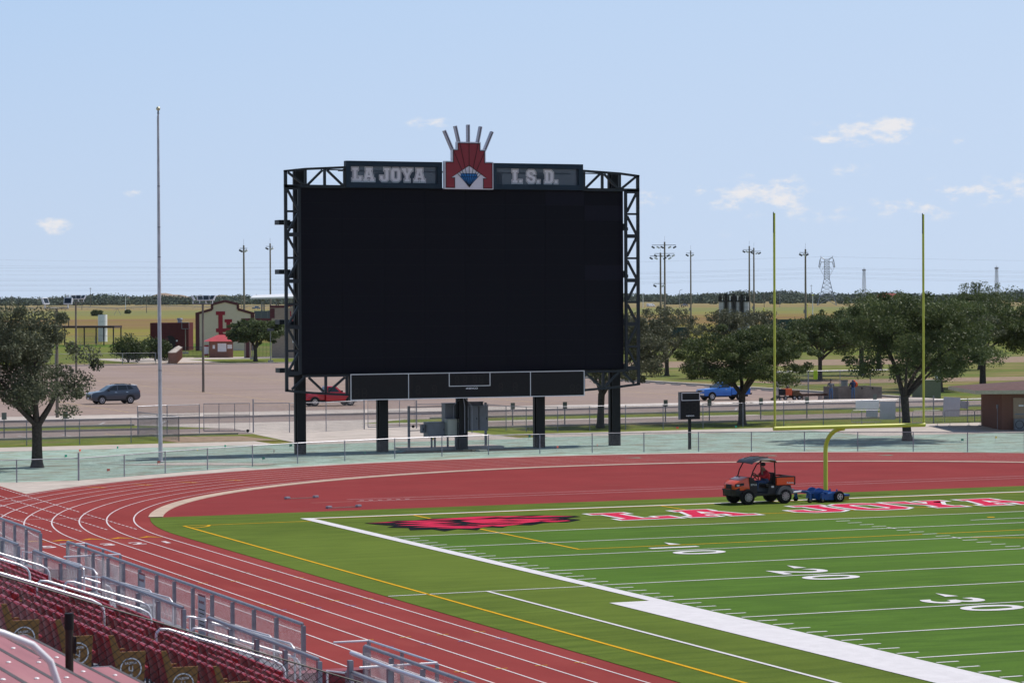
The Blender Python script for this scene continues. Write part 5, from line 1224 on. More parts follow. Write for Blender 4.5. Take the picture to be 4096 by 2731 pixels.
guard('outer mesh guard fence of the grandstand facing the track', -16.42, [(-10, -24.3), (-27.7, -48.75), (-52.6, -66)], 2.0, 1.08, 1.62)
guard('inner mesh guard fence between walkway and chairs', -19.3, [(-28, -34.6), (-36.4, -41.1), (-43.3, -49.9), (-51.7, -58.4), (-59.9, -66)], 2.6, 1.05, 1.55)
# white rails at the openings
STR = thing('stair_handrails', 'white double handrails sloping down through the openings in the inner mesh fence', 'handrail', (-19, -35, 1))
for y in (-34.9, -36.2, -41.4, -43.0, -50.2, -51.5, -58.7):
    MB().tube([(-19.25, y, 1.5), (-19.25, y, 2.45), (-18.9, y-.4, 2.42), (-18.35, y-2.4, 2.30), (-18.3, y-2.5, 2.2), (-18.3, y-2.5, .93)], .022, 8).build('rail', ALU, STR, smooth=True, wld=True)
LAND = thing('ramp_landing', 'grey railed landing stepping out to the track through the outer mesh fence', 'railing', (-16, -29, 0), group='railed landings')
def landing(T, y0, y1):
    for z in (1.86,):
        MB().tube([(-16.45, y0, z), (-15.7, y0, z), (-15.65, y1, z), (-17.2, y1, z)], .024, 8).build('rail', ALU, T, smooth=True, wld=True)
    for x, y in ((-15.7, y0), (-15.67, (y0+y1)/2), (-15.65, y1)): MB().box(x-.03, x+.03, y-.03, y+.03, 0, 1.84).build('post', GALV, T, wld=True)
    MB().box(-17.3, -15.75, y1-.2, y0+.2, .86, .96).build('deck', MARO2, T, wld=True); MB().box(-17.6, -15.9, y0-.9, y0-.5, 1.0, 1.25).build('ramp_fascia', MARO2, T, wld=True)
    m = MB()
    V, F = wires((-15.67, y0, 0), (-15.67, y1, 0), 1.0, 1.5, .06, .0035); o = np_mesh('chain_link', V, F, BWIRE, T); o.location = -wl(T); o['kind'] = 'stuff'
landing(LAND, -26.9, -30.6)
L2 = thing('ramp_landing', 'railed landing with a maroon plank at the bottom, near the end of the mesh fence', 'railing', (-16, -52, 0), group='railed landings'); landing(L2, -50.8, -54.5)
MB().box(-18.3, -16.2, -52.3, -51.9, 1.3, 1.5).build('maroon_plank', MARO2, L2, wld=True)
T = thing('sloping_guard_rail', 'bright white sloping rail in front of the bottom mesh fence', 'handrail', (-19.2, -62, 1.5)); MB().tube([(-19.3, -60.1, 2.92), (-19.29, -61.9, 2.9), (-19.2, -64.3, 2.88)], .036, 10).build('rail', ALU, T, smooth=True, wld=True); MB().box(-19.33, -19.25, -61.95, -61.87, 1.5, 2.87).build('post', GALV, T, wld=True); MB().box(-19.36, -19.28, -60.15, -60.05, 1.5, 2.8).build('post', GALV, T, wld=True)
# notices and bin
NOT = M('notice_white', (.5, .47, .52), .6)
for i, (y, w_, lab) in enumerate(((-41.5, .62, 'tall white notice with a red border tied to the outer mesh fence'), (-36.1, .6, 'white notice hanging loose on the mesh fence, left of the tall one'))):
    T = thing('notice_board', lab, 'notice', (-16.50, y, 1.0)); MB().box(-.01, 0, -w_/2, w_/2, -.1 if i == 0 else .35, .9).build('sheet', NOT, T)
    MB().box(-.014, -.0105, -w_/2, w_/2, .86, .9).build('red_border', SRED, T)
    o = link('lettering', text_mesh('UIL NOTICE', .085, .001, .002), SRED, T); o.rotation_euler = (PI/2, 0, -PI/2); o.location = (-.013, 0, .72)
    if i == 0:
        for k in range(6): MB().box(-.013, -.0105, -.24+.02*(k % 2), .24-.03*(k % 3), .54-k*.09, .565-k*.09).build('text_line', BLACK, T)
T = thing('trash_can', 'grey plastic trash can behind the inner mesh fence', 'trash can', (-17.6, -40.7, .93)); MB().lathe([(.22, 0), (.27, .62), (.30, .64), (.30, .7)], n=16).build('drum', GRAYP, T, smooth=True); MB().lathe([(.26, .66), (.26, .69)], n=16).build('liner', BLACK, T)
# ---------------------------------------------------------------- brick, block and roof materials
def brickmat(name, a, b_, mortar, w_=.2, h=.066, coord='Object', rot=None, msize=.012):
    m = bpy.data.materials.new(name); t, b = nodes(m); b.inputs['Roughness'].default_value = .9; b.inputs['Specular IOR Level'].default_value = .1
    tcn = t.nodes.new('ShaderNodeTexCoord'); sp = t.nodes.new('ShaderNodeSeparateXYZ'); t.links.new(tcn.outputs['Object'], sp.inputs[0])
    ad = t.nodes.new('ShaderNodeMath'); ad.operation = 'ADD'; t.links.new(sp.outputs[0], ad.inputs[0]); t.links.new(sp.outputs[1], ad.inputs[1])
    cb = t.nodes.new('ShaderNodeCombineXYZ'); t.links.new(ad.outputs[0], cb.inputs[0]); t.links.new(sp.outputs[2], cb.inputs[1])
    br = t.nodes.new('ShaderNodeTexBrick'); br.inputs['Color1'].default_value = (*a, 1); br.inputs['Color2'].default_value = (*b_, 1); br.inputs['Mortar'].default_value = (*mortar, 1)
    br.inputs['Scale'].default_value = 1; br.inputs['Brick Width'].default_value = w_; br.inputs['Row Height'].default_value = h; br.inputs['Mortar Size'].default_value = msize
    t.links.new(cb.outputs[0], br.inputs['Vector']); t.links.new(br.outputs[0], b.inputs['Base Color'])
    bp = t.nodes.new('ShaderNodeBump'); bp.inputs['Strength'].default_value = .4; bp.inputs['Distance'].default_value = .01; t.links.new(br.outputs['Fac'], bp.inputs['Height']); bp.invert = True; t.links.new(bp.outputs[0], b.inputs['Normal'])
    return m
BRICK = brickmat('dark_red_brick', (.12, .03, .022), (.075, .02, .017), (.33, .2, .15))
BRICKM = brickmat('maroon_block', (.115, .028, .03), (.10, .024, .026), (.075, .02, .022), .4, .2)
BLOCKC = brickmat('cream_block', (.78, .63, .48), (.74, .6, .45), (.62, .5, .38), .4, .2, msize=.008)
BRICKT = brickmat('tan_brick', (.42, .33, .26), (.36, .28, .22), (.3, .23, .18), .3, .1)
BRICKO = brickmat('orange_brick', (.24, .085, .055), (.18, .06, .042), (.36, .25, .2), .25, .08)
TRIM = M('maroon_trim', (.10, .022, .026), .7, noise=.1)
REDM = M('red_metal_roof', (.42, .055, .065), .5, noise=.1, scale=1)
SHING = M('brown_shingle_roof', (.115, .062, .058), .9, noise=.3, scale=3, stretch=(1, 4, 4), bump=.5, bscale=15)
FASC = M('cream_fascia', (.42, .38, .28), .7, noise=.1)
DOORT = M('tan_door', (.33, .24, .17), .6, noise=.08)
IRON = M('black_iron', (.012, .013, .014), .5)
WOODP = M('grey_wood_pole', (.17, .145, .12), .9, noise=.2, scale=4, stretch=(1, 1, .2))
CONCP = M('concrete_pole', (.23, .20, .17), .85, noise=.15, scale=2)
DGRN = M('dark_green_wall', (.01, .045, .04), .7, noise=.1, scale=1, stretch=(4, 4, .2))
# ---------------------------------------------------------------- brick outbuilding, right edge
T = thing('brick_outbuilding', 'low brick outbuilding with a brown shingle roof at the right edge', 'building', (67.2, 49.0, 0), -.35)
MB().box(-3.6, 7, -2.2, 4.0, -.05, 2.45).build('wall', BRICK, T)
rf = MB().add([(-5.6, -3.6, 2.62), (9, -3.6, 2.62), (9, 5, 2.62), (-5.6, 5, 2.62), (-1.2, .6, 3.12), (9, .6, 3.12)], [(0, 1, 5, 4), (2, 3, 4, 5), (3, 0, 4), (1, 2, 5)]).build('roof', SHING, T)
MB().box(-5.6, 9, -3.62, -3.58, 2.38, 2.615).box(-5.62, -5.58, -3.58, 5, 2.38, 2.615).build('fascia', FASC, rf); MB().box(-5.58, 9, -3.58, 5, 2.44, 2.46).build('soffit', FASC, rf)
d = MB().box(-2.85, -1.85, -2.26, -2.205, .0, 2.08).build('door', DOORT, T); MB().box(-1.83, -1.73, -2.24, -2.2, 0, 2.12).build('door_frame', DOORT, T); MB().box(-2.5, -2.18, -2.27, -2.262, 1.52, 1.62).build('door_sign', WPAINT, d); MB().box(-2.76, -1.95, -2.275, -2.262, .98, 1.06).build('door_bar', GALVD, d)
ac = MB().box(-2.85, -2.22, -2.62, -2.3, .0, .72).build('air_conditioner', GRAYP, T, bevel=.02)
MB().lathe([(.24, -2.635), (.28, -2.635), (.28, -2.625), (.24, -2.625)], (-2.53, 0, .36), 18, 'y', False).build('fan_ring', BLACK, ac)
for k in range(4): MB().beam((-2.53, -2.64, .36), (-2.53+.22*math.cos(k*1.57+.4), -2.64, .36+.22*math.sin(k*1.57+.4)), .07, .01).build('fan_blade', GRAYP, ac)
MB().box(-3.7, -3.61, -1.2, -1.05, 1.35, 1.6).build('meter_box', GALV, T); MB().cyl((-3.64, -1.12, 0), (-3.64, -1.12, 1.35), .02, None, 6).build('conduit', GALV, T); MB().lathe([(.07, -2.3), (.09, -2.21)], (-1.2, 0, .75), 10, 'y').build('hose_bib', GALV, T)
# ---------------------------------------------------------------- crowd barriers and sign posts
def barrier(x, y, rz, label):
    T = thing('crowd_barrier', label, 'barrier', (x, y, 0), rz, group='steel crowd barriers'); m = MB()
    m.tube([(-1.1, 0, .25), (-1.1, 0, .95), (-1.0, 0, 1.05), (1.0, 0, 1.05), (1.1, 0, .95), (1.1, 0, .25), (-1.1, 0, .25)], .02, 6).build('frame', GALV, T)
    for k in range(19): MB().cyl((-1+k*.11, 0, .25), (-1+k*.11, 0, 1.04), .007, None, 4).build('bar', GALV, T)
    for s in (-.7, .7): MB().tube([(s, 0, .25), (s, 0, .03), (s, -.3, .02)], .016, 5).tube([(s, 0, .03), (s, .3, .02)], .016, 5).build('foot', GALV, T)
barrier(58.2, 57.2, -.05, 'leftmost steel crowd barrier, in front of the grey boards'); barrier(61.4, 54.6, -.12, 'crowd barrier just left of the right upright'); barrier(63.5, 54.0, -.1, 'crowd barrier right of the upright, before the wide board'); barrier(65.6, 53.6, -.08, 'rightmost crowd barrier beside the brick building')
def signpost(x, y, label, h=1.5, w_=.32, hh=.45, mat=None, txt=None, kind='parking_sign'):
    T = thing(kind, label, 'sign', (x, y, 0), .05, group='signs on grey posts' if kind == 'parking_sign' else None); MB().box(-.03, .03, -.03, .03, -.05, h).build('post', GALVD, T)
    p = MB().box(-w_/2, w_/2, -.045, -.032, h-hh+.1, h+.1).build('plate', mat or GRAYP, T, bevel=.004)
    for s, sz, z in txt or ():
        o = link('lettering', text_mesh(s, sz, .001, .003), BLACK, p); o.rotation_euler = (PI/2, 0, 0); o.location = (0, -.048, z)
SG = M('sign_back_green_grey', (.17, .19, .165), .6, noise=.1)
for i, (x, y) in enumerate(((48.1, 67.4), (51.3, 67.0), (55.5, 67.3), (59.3, 67.5), (66.0, 69.5), (36.8, 67.9), (40.5, 67.5), (6.1, 68.6), (2.3, 69.2))):
    signpost(x, y, ['parking sign back just left of the play clock board', 'parking sign back left of the oak trunk, below the blue pickup', 'parking sign back right of the oak trunk', 'parking sign back between the goalpost upright and the workers', 'parking sign back behind the largest oak', 'parking sign back under the scoreboard, right of the middle column', 'parking sign back under the scoreboard, next to the fourth column', 'parking sign back right of the left tree trunk', 'parking sign back at the far left edge'][i], mat=SG)
signpost(93.4, 105.6, 'white speed limit sign reading 15 beside the dark oak trunk', 2.1, .6, .8, WPAINT, (('SPEED', .14, 2.1), ('LIMIT', .14, 1.92), ('15', .34, 1.62)), 'speed_limit_sign')
# ---------------------------------------------------------------- wheel stops
wsm = MB().loft([[(-1.0, -.09, 0), (-1.0, .09, 0), (-1.0, .07, .12), (-1.0, -.07, .12)], [(1.0, -.09, 0), (1.0, .09, 0), (1.0, .07, .12), (1.0, -.07, .12)]]).mesh('wheel_stop'); wsm.materials.append(CONC)
def wstop(x, y, rz, label, group):
    o = put(wsm, 'wheel_stop', (x, y, -.03), None); o.rotation_euler = (0, 0, rz); tag(o, label, 'wheel stop', group)
k = 0
for x in (9.4, 12.6, 15.7, 18.1, 20.6, 23.2, 25.6, 28.3, 30.9, 33.4, 36.1, 41, 44, 47.5, 50.4, 53.2, 56, 59.2, 61.9, 66.2, 68.8, 71.4, 74.2): wstop(x, 97.6, 0, 'pale concrete wheel stop in the row along the near kerb of the lot', 'wheel stops along the near kerb')
for x in (50.2, 53.4, 56.5, 59.4, 62.5, 67.2, 70.2, 73.1, 76.2, 79, 82): wstop(x, 250.3, 0, 'white wheel stop in the row along the far edge of the lot', 'wheel stops along the far edge')
for y in (118, 121.2, 124.4, 127.6, 133, 137, 140.5, 144, 147.6, 151, 154.2, 158): wstop(84.6, y, PI/2, 'grey wheel stop in the row along the right-hand kerb of the lot', 'wheel stops along the right kerb')
# ---------------------------------------------------------------- marker flags, starting blocks
FG = M('flag_green', (.0, .27, .17), .6); FO = M('flag_coral', (.8, .13, .07), .6); FY = M('flag_yellow', (.7, .5, .05), .6)
rng = random.Random(5)
pts_ = [(.3, 44), (2.3, 49), (5, 51), (8.5, 46.5), (11, 49.5), (12, 43.2), (9.4, 37), (-.6, 31), (16, 39.2), (27.8, 39.7), (30.6, 40.3), (24.5, 51.2), (31, 51.4), (43.8, 56.9), (47.9, 56.5), (55.4, 37), (52.2, 35.7), (3.4, 36.2), (14.6, 48.4), (19.6, 47.0)]
for i, (x, y) in enumerate(pts_):
    mt, cn = ((FG, 'green'), (FO, 'coral'), (FG, 'green'), (FY, 'yellow'))[i % 4] if i not in (9, 10, 7) else (FO, 'coral')
    near = 'flagpole' if x < 9 else 'scoreboard columns' if x < 34 else 'play clock' if x < 49 else 'big right oak'
    T = thing('marker_flag', f'tiny {cn} marker flag stuck in the green mulch near the {near}', 'flag', (x, y, -.02), rng.uniform(-1, 1), group='utility marker flags in the mulch')
    MB().cyl((0, 0, 0), (0, 0, .28), .006, None, 4).build('wire', GALV, T); MB().add([(0, 0, .16), (.16, .02, .18), (.15, .03, .29), (0, 0, .29)], [(0, 1, 2, 3)]).build('flag', mt, T)
for i, (x, y) in enumerate(((3.05, 10.85), (3.0, 5.05))):
    T = thing('track_block_bar', ['farther low bar with two grey end blocks on the red D-zone', 'nearer low bar with two grey end blocks on the red D-zone'][i], 'bar', (x, y, .004), .1, group='low bars lying in the D-zone')
    MB().box(-.55, .55, -.02, .02, 0, .03).build('bar', M('pale_wood', (.45, .33, .26), .8), T)
    for s in (-.68, .68): MB().obox((s, 0, .05), (.24, .16, .1), Matrix.Rotation(.4, 3, 'Z')).build('block', GALV, T, bevel=.02)
# ---------------------------------------------------------------- work site
T = thing('concrete_box', 'large open concrete vault box where the workers stand', 'concrete vault', (82, 100, 0), -.1)
for a in ((-2.4, 1.6, -1.6, -1.45), (-2.4, 1.6, 1.45, 1.6), (-2.4, -2.25, -1.45, 1.45), (1.45, 1.6, -1.45, 1.45)): MB().box(*a, -.05, 1.02).build('wall', M('raw_concrete', (.2, .17, .15), .9, noise=.2, scale=1.5), T)
for x in (-1.3, -.3, .7): MB().box(x, x+.09, -1.63, -1.602, .85, 1.0).build('lifting_notch', BLACK, T)
T = thing('welder_generator', 'orange engine welder standing on the lot left of the workers', 'generator', (75.4, 99.6, 0), .1); MB().box(-.75, -.1, -.35, .35, .42, .98).build('cabinet', M('machine_orange', (.6, .1, .03), .5), T, bevel=.02); MB().box(-1.0, -.76, -.35, .35, .42, .95).build('panel', BLACK, T)
MB().box(.0, .7, -.3, .3, .3, .8).box(.3, .9, -.25, .25, .3, .6).build('engine', M('rusty_machinery', (.12, .07, .035), .8, noise=.4, scale=6), T); MB().box(-1.0, 1.0, -.34, .34, .2, .3).build('skid', BLACK, T)
for x in (-.8, .1, .6): wheel(T, x, -.36, .2, .1, .5, 5)
MB().ell((-.35, 0, 1.1), (.15, .14, .14), 10, 6).build('welding_hood', M('purple_helmet', (.1, .07, .13), .4), T)
T = thing('steel_beam', 'long rusty steel beam lying on blocks left of the concrete box', 'beam', (77.5, 99.8, 0)); MB().box(-1.2, 1.5, -.1, .1, .3, .5).build('beam', M('rust', (.09, .05, .038), .9, noise=.3), T); MB().box(-.9, -.6, -.15, .15, -.03, .3).box(.7, 1.0, -.15, .15, -.03, .3).build('block', CONC, T)
T = thing('hose_reel_cart', 'small dark cart with red fittings beside the left upright', 'cart', (73.4, 98.6, 0), .3); MB().obox((0, 0, .25), (.7, .5, .12), Matrix.Rotation(-.4, 3, 'Y')).build('tray', BLACK, T); wheel(T, -.2, -.25, .14, .07); wheel(T, .3, -.25, .14, .07)
cage = [(76.2, 103.4), (79.3, 103.6), (82.4, 103.6), (85.4, 103.6), (88.4, 103.4), (88.6, 100.2)]
fence('work_fence', 'tall chain-link fence with barbed-wire arms behind the workers', cage, 2.3, s=.14, r=.005)
fence('side_work_fence', 'tall chain-link return fence beside the orange generator', [(76.2, 103.2), (74.6, 101.2), (77.6, 100.6)], 2.3, s=.14, r=.005, mid=1.2)
o = MB().obox((0, 0, 0), (.38, .06, .75)).build('safety_vest', M('hi_vis_lime', (.42, .62, .03), .8), bevel=.02); o.location = (79.9, 103.45, 1.95); tag(o, 'lime yellow safety vest hanging on the tall work fence', 'vest')
T = thing('transformer_box', 'green utility transformer cabinet behind the largest oak trunk', 'transformer', (87.3, 97.4, 0)); MB().box(-1, 1, -.7, .7, 0, 1.5).build('cabinet', M('utility_green', (.12, .15, .09), .6), T, bevel=.03); MB().box(-1.05, 1.05, -.75, .75, 1.5, 1.56).build('lid', M('utility_green', (.12, .15, .09), .6), T)
T = thing('litter_bin', 'dark drum litter bin on the far lawn behind the workers', 'bin', (91.0, 118.0, 0)); MB().lathe([(.3, 0), (.33, .9), (.3, .92)], n=14).build('drum', GRAYP, T); MB().lathe([(.34, .9), (.34, .96)], n=14).build('rim', BLACK, T)
# ---------------------------------------------------------------- ticket booth and field house (far left)
T = thing('field_house', 'cream gabled field house wall with a big red letter mark', 'building', (98.2, 343.2, 0), -.33)
w_, prof = 5.0, [(-5.0, -.05), (5.0, -.05), (5.0, 6.2), (2.2, 7.0), (2.2, 7.85), (0, 8.4), (-2.2, 7.85), (-2.2, 7.0), (-5.0, 6.2)]
MB().prism([(x, 0, z) for x, z in prof], (0, 1.2, 0)).build('wall', BLOCKC, T)
tp_ = prof[2:]
m = MB()
for a, b in zip(tp_, tp_[1:]): m.beam((a[0], 0, a[1]), (b[0], 0, b[1]), .42, .3)
m.box(-5.02, -4.35, -.06, -.005, -.05, 6.2).box(4.35, 5.02, -.06, -.005, -.05, 6.2); m.build('trim', TRIM, T)
LR = M('letter_red', (.33, .012, .028), .7)
L1 = [[(a*3.4, b*3.55) for a, b in l] for l in GLYPH['L'][1]]
o = link('letter', curve_mesh('letter', L1, .02), LR, T); o.rotation_euler = (PI/2, 0, 0); o.location = (-1.55, -.04, 3.1)
L2_ = [[(a*3.0, b*3.0) for a, b in l] for l in GLYPH['J'][1]]
o = link('letter', curve_mesh('letter', L2_, .02), LR, T); o.rotation_euler = (PI/2, 0, 0); o.location = (-1.1, -.05, 2.3)
T = thing('maroon_block_building', 'low maroon block building with an arched doorway left of the field house', 'building', (90.0, 348.9, 0), -.40)
MB().box(-3.4, 3.2, .6, 7, -.05, 4.7).build('wall', BRICKM, T); MB().prism([(-.9, .55, -.02), (.95, .55, -.02), (.95, .55, 1.6)]+[(.02+.93*math.cos(R(a)), .55, 1.6+.93*math.sin(R(a))) for a in range(15, 166, 15)]+[(-.9, .55, 1.6)], (0, .04, 0)).build('arched_doorway', M('dark_opening', (.02, .015, .017), .9), T); MB().box(-.75, -.3, .45, .54, 0, 2.2).build('door', TRIM, T)
MB().lathe([(.4, 4.7), (.4, 5.2), (.55, 5.25), (.45, 5.5)], (1.4, 3, 0), 12).build('roof_vent', GALV, T); MB().box(1.05, 1.3, .55, .6, 1.5, 1.75).build('wall_lamp', WPAINT, T)
T = thing('ticket_booth', 'small brick ticket booth with a red metal hip roof', 'ticket booth', (82.2, 291.5, 0), -.25)
MB().box(-1.75, 1.75, -1.5, 1.5, -.05, 2.45).build('wall', BRICKO, T)
MB().add([(-2.6, -2.4, 2.4), (2.6, -2.4, 2.4), (2.6, 2.4, 2.4), (-2.6, 2.4, 2.4), (-.5, 0, 3.35), (.5, 0, 3.35)], [(0, 1, 5, 4), (1, 2, 5), (2, 3, 4, 5), (3, 0, 4), (3, 2, 1, 0)]).build('roof', REDM, T)
MB().box(-.55, .75, -1.56, -1.505, .85, 2.1).build('window', WPAINT, T); MB().box(-1.3, -.95, -1.53, -1.505, 1.3, 1.85).build('notice', WPAINT, T); MB().box(.9, 1.6, -1.53, -1.505, 1.3, 1.9).build('notice', WPAINT, T)
T = thing('menu_board', 'red and white notice board standing by the ticket booth', 'notice board', (79.7, 291.3, 0), -.1); MB().box(-.5, .5, -.05, .05, .3, 1.85).build('panel', WPAINT, T); MB().box(-.5, .5, -.06, -.051, 1.6, 1.85).build('header', LR, T); MB().box(-.5, .5, -.06, -.051, .3, .5).build('footer', LR, T); MB().box(-.45, -.35, -.03, .03, -.05, .3).build('leg', BLACK, T); MB().box(.35, .45, -.03, .03, -.05, .3).build('leg', BLACK, T)
# entry arch wall right of the booth
T = thing('entry_wall', 'tan brick entrance wall with maroon capping beside the scoreboard truss', 'wall', (88.5, 283, 0), -.55)
MB().box(-5.2, -1.0, 0, .5, 3.6, 5.5).box(-5.2, -4.2, 0, .5, -.05, 3.6).box(-1.0, 3.2, 0, .5, -.05, 7.4).box(3.2, 12, 0, .5, 5, 7.8).build('wall', BRICKT, T)
MB().box(-5.6, -1.0, -.06, .56, 5.5, 5.85).box(-1.2, -.5, -.05, -.005, 5.86, 7.3).box(-1.2, 1.0, -.06, .56, 7.4, 7.75).box(-4.9, -4.4, -.04, -.005, -.05, 5.5).build('capping', TRIM, T)
MB().beam((1.0, .25, 7.57), (4.2, .25, 8.3), .36, .6).build('capping', TRIM, T)
for s, z in (('Leo', 6.5), ('Pa', 5.75)):
    o = link('lettering', text_mesh(s, 1.05, .02, .015), LR, T); o.rotation_euler = (PI/2, 0, 0); o.location = (2.6, -.03, z)
MB().box(2.2, 2.6, -.03, -.005, 2.2, 2.7).build('notice', WPAINT, T)
T = thing('iron_gate', 'black iron picket gate in the opening of the entrance wall', 'gate', (86.6, 284.4, 0), -.55)
MB().tube([(-1.9, 0, .1), (-1.9, 0, 3.2), (1.9, 0, 3.2), (1.9, 0, .1), (-1.9, 0, .1)], .06, 6).build('frame', IRON, T)
for k in range(18): MB().box(-1.8+k*.212-.02, -1.8+k*.212+.02, -.02, .02, .1, 3.2).build('picket', IRON, T)
T = thing('iron_fence', 'black iron picket fence between brick pier wall and ticket booth', 'fence', (78, 291.8, 0), -.05)
MB().box(-2.4, 2.2, -.03, .03, 1.5, 1.56).box(-2.4, 2.2, -.03, .03, .2, .26).build('rail', IRON, T)
for k in range(24): MB().box(-2.38+k*.2, -2.34+k*.2, -.02, .02, 0, 1.6).build('picket', IRON, T)
T = thing('brick_pier_wall', 'red brick wall of stepped piers running back from the lot', 'wall', (63.9, 252.6, 0))
for k in range(11):
    x, y = k*1.12, k*3.7; p_ = MB().box(x-.45, x+.45, y-.45, y+.45, -.05, 1.55).build('pier', BRICKO, T); MB().add([(x-.5, y-.5, 1.56), (x+.5, y-.5, 1.56), (x+.5, y+.5, 1.56), (x-.5, y+.5, 1.56), (x, y, 1.85)], [(0, 1, 4), (1, 2, 4), (2, 3, 4), (3, 0, 4)]).build('cap', CONC, p_)
    if k < 10: MB().beam((x, y+.5, .65), (x+1.1, y+3.2, .65), .2, 1.3, (0, 0, 1)).build('wall_panel', BRICKO, T)
# pavilion behind
T = thing('press_pavilion', 'open metal-roofed bleacher pavilion behind the entrance wall', 'pavilion', (155, 487, -2.6), -.40)
for x in (-5, -1.7, 1.6, 4.8, 8): 
    for y in (-2.5, 2.5): MB().cyl((x, y, 0), (x, y, 11.6), .16, None, 8).build('post', GRAYP, T)
MB().add([(-7.5, -4, 11.6), (14, -4, 12.1), (14, 4, 13), (-7.5, 4, 12.2), (-7.5, -4, 11.3), (14, -4, 11.5), (14, 4, 12.6), (-7.5, 4, 11.9)], [(0, 1, 2, 3), (7, 6, 5, 4), (0, 4, 5, 1), (1, 5, 6, 2), (2, 6, 7, 3), (3, 7, 4, 0)]).build('roof', M('white_metal_roof', (.75, .75, .78), .4, noise=.04), T)
MB().box(-6.6, 12, -4.0, -3.7, 6.2, 8.6).build('guard_screen', M('slate_screen', (.09, .11, .13), .7), T)
for k in range(12): MB().box(-6.6+k*1.5, -6.5+k*1.5, -4.06, -4.0, 6.0, 8.7).build('screen_post', GALVD, T)
MB().box(-6, 12, -3.6, 3.6, 5.7, 6.0).build('deck', GALVD, T)
# ---------------------------------------------------------------- batting cage, white column
T = thing('batting_cage', 'long dark-roofed batting cage with hanging net behind the left tree', 'batting cage', (88, 408, 0), -.55)
MB().box(-32, 8.2, -2.5, 2.5, 3.35, 3.75).build('roof', M('dark_maroon_roof', (.05, .025, .028), .7), T)
for x in (-12, -7.3, -3.2, .7, 4.6, 8): 
    for y in (-2.4, 2.4): MB().box(x-.1, x+.1, y-.1, y+.1, 0, 3.35).build('post', IRON, T)
NET = M('dark_net', (.03, .03, .03), .9); NET.node_tree.nodes['Principled BSDF'].inputs['Alpha'].default_value = .3
MB().add([(1, -2.3, 3.3), (6.8, -2.3, 3.3), (5.6, -2.2, .2), (1, -2.3, .1)], [(0, 1, 2, 3)]).build('net', NET, T)
for x in (-7.6, -3.2): MB().box(x, x+.15, 0, .15, 3.75, 5.2).box(x+1.5, x+1.65, 0, .15, 3.75, 5.2).box(x-.1, x+1.75, -.1, .2, 4.9, 5.3).build('roof_bracket', IRON, T)
T = thing('white_column', 'tall white cylindrical column beside the batting cage', 'column', (102.5, 446, .05)); 
for k in range(4): MB().cyl((0, 0, k*1.4), (0, 0, k*1.4+1.36), 0.95, None, 20).build('drum', WPAINT, T, smooth=True); MB().cyl((0, 0, k*1.4+1.36), (0, 0, k*1.4+1.4), 0.91, None, 20).build('joint', GRAYP, T)
for k, (pts_f, lab) in enumerate((([(44+i*4.6, 255.5) for i in range(5)], 'chain-link fence along the far left edge of the lot'), ([(90, 430), (96, 426), (101, 423), (106, 420), (111, 416)], 'far chain-link fence between batting cage and maroon building'))):
    fence('far_fence', lab, pts_f, 1.5, s=.3, r=.008, post=.05)
# ---------------------------------------------------------------- light poles
LHEAD = M('lamp_housing', (.68, .7, .74), .5, noise=.05); LDARK = M('lamp_dark', (.06, .065, .075), .5)
def flood(T, c, rx, rz, s=1., mat=None):
    rot = Matrix.Rotation(rz, 3, 'Z') @ Matrix.Rotation(rx, 3, 'X')
    h = MB().obox(c, (.62*s, .16*s, .5*s), rot).build('floodlight', mat or LHEAD, T); MB().obox(Vector(c)+rot @ Vector((0, -.09*s, 0)), (.5*s, .02, .38*s), rot).build('lens', GLASS, h)
def lot_pole(label, x, y, h, heads):
    T = thing('parking_light_pole', label, 'light pole', (x, y, 0), group='floodlight poles in the lot'); MB().cyl((0, 0, 0), (0, 0, h), .13, .1, 8).build('pole', WOODP, T)
    MB().tube([(-.9, 0, h+.02), (.9, 0, h+.02)], .045, 6).build('crossarm', GALVD, T)
    for hx, rx, rz in heads: MB().cyl((hx, 0, h), (hx, 0, h+.3), .04, None, 6).build('bracket', LHEAD, T); flood(T, (hx, -.05, h+.55), rx, rz)
lot_pole('lot light pole with four floodlights in front of the field house', 37.1, 144.5, 8.3, ((-.95, -.5, 1.2), (-.3, -.2, .2), (.3, -.2, -.2), (.95, -.5, -1.2)))
lot_pole('lot light pole with two white floodlights above the left tree', 11.5, 94.1, 8.1, ((-.85, -.4, .7), (.85, -.3, -.5)))
lot_pole('lot light pole with four floodlights behind the left tree, farther back', 41.9, 215.5, 8.5, ((-.95, -.5, 1.2), (-.3, -.2, .2), (.3, -.2, -.2), (.95, -.5, -1.2)))
def small_lamp(label, x, y, h, rz=0.):
    T = thing('area_lamp', label, 'lamp post', (x, y, 0), rz, group='small area lamps by the entrance'); MB().cyl((0, 0, .3), (0, 0, h), .07, .05, 8).build('pole', GALVD, T); MB().box(-.3, .3, -.3, .3, -.05, .3).build('footing', CONC, T); MB().box(-.42, .42, -.25, .25, h, h+.35).build('lamp_head', LDARK, T)
small_lamp('lamp post in front of the shade tree by the ticket booth', 78.8, 255.9, 4.3)
small_lamp('lamp post with a yellow footing behind the shade tree', 81.8, 274, 4.0)
T = thing('flood_frame', 'thin pole with a square lamp frame in front of the maroon building', 'lamp post', (84.7, 320, 0)); MB().cyl((0, 0, 0), (0, 0, 4.0), .06, None, 6).build('pole', CONCP, T); MB().tube([(-.6, 0, 4.0), (-.6, 0, 5.0), (.6, 0, 5.0), (.6, 0, 4.0), (-.6, 0, 4.0)], .06, 6).build('frame', GALVD, T); MB().box(-.4, .4, -.4, .4, -.05, .3).build('footing', CONC, T)
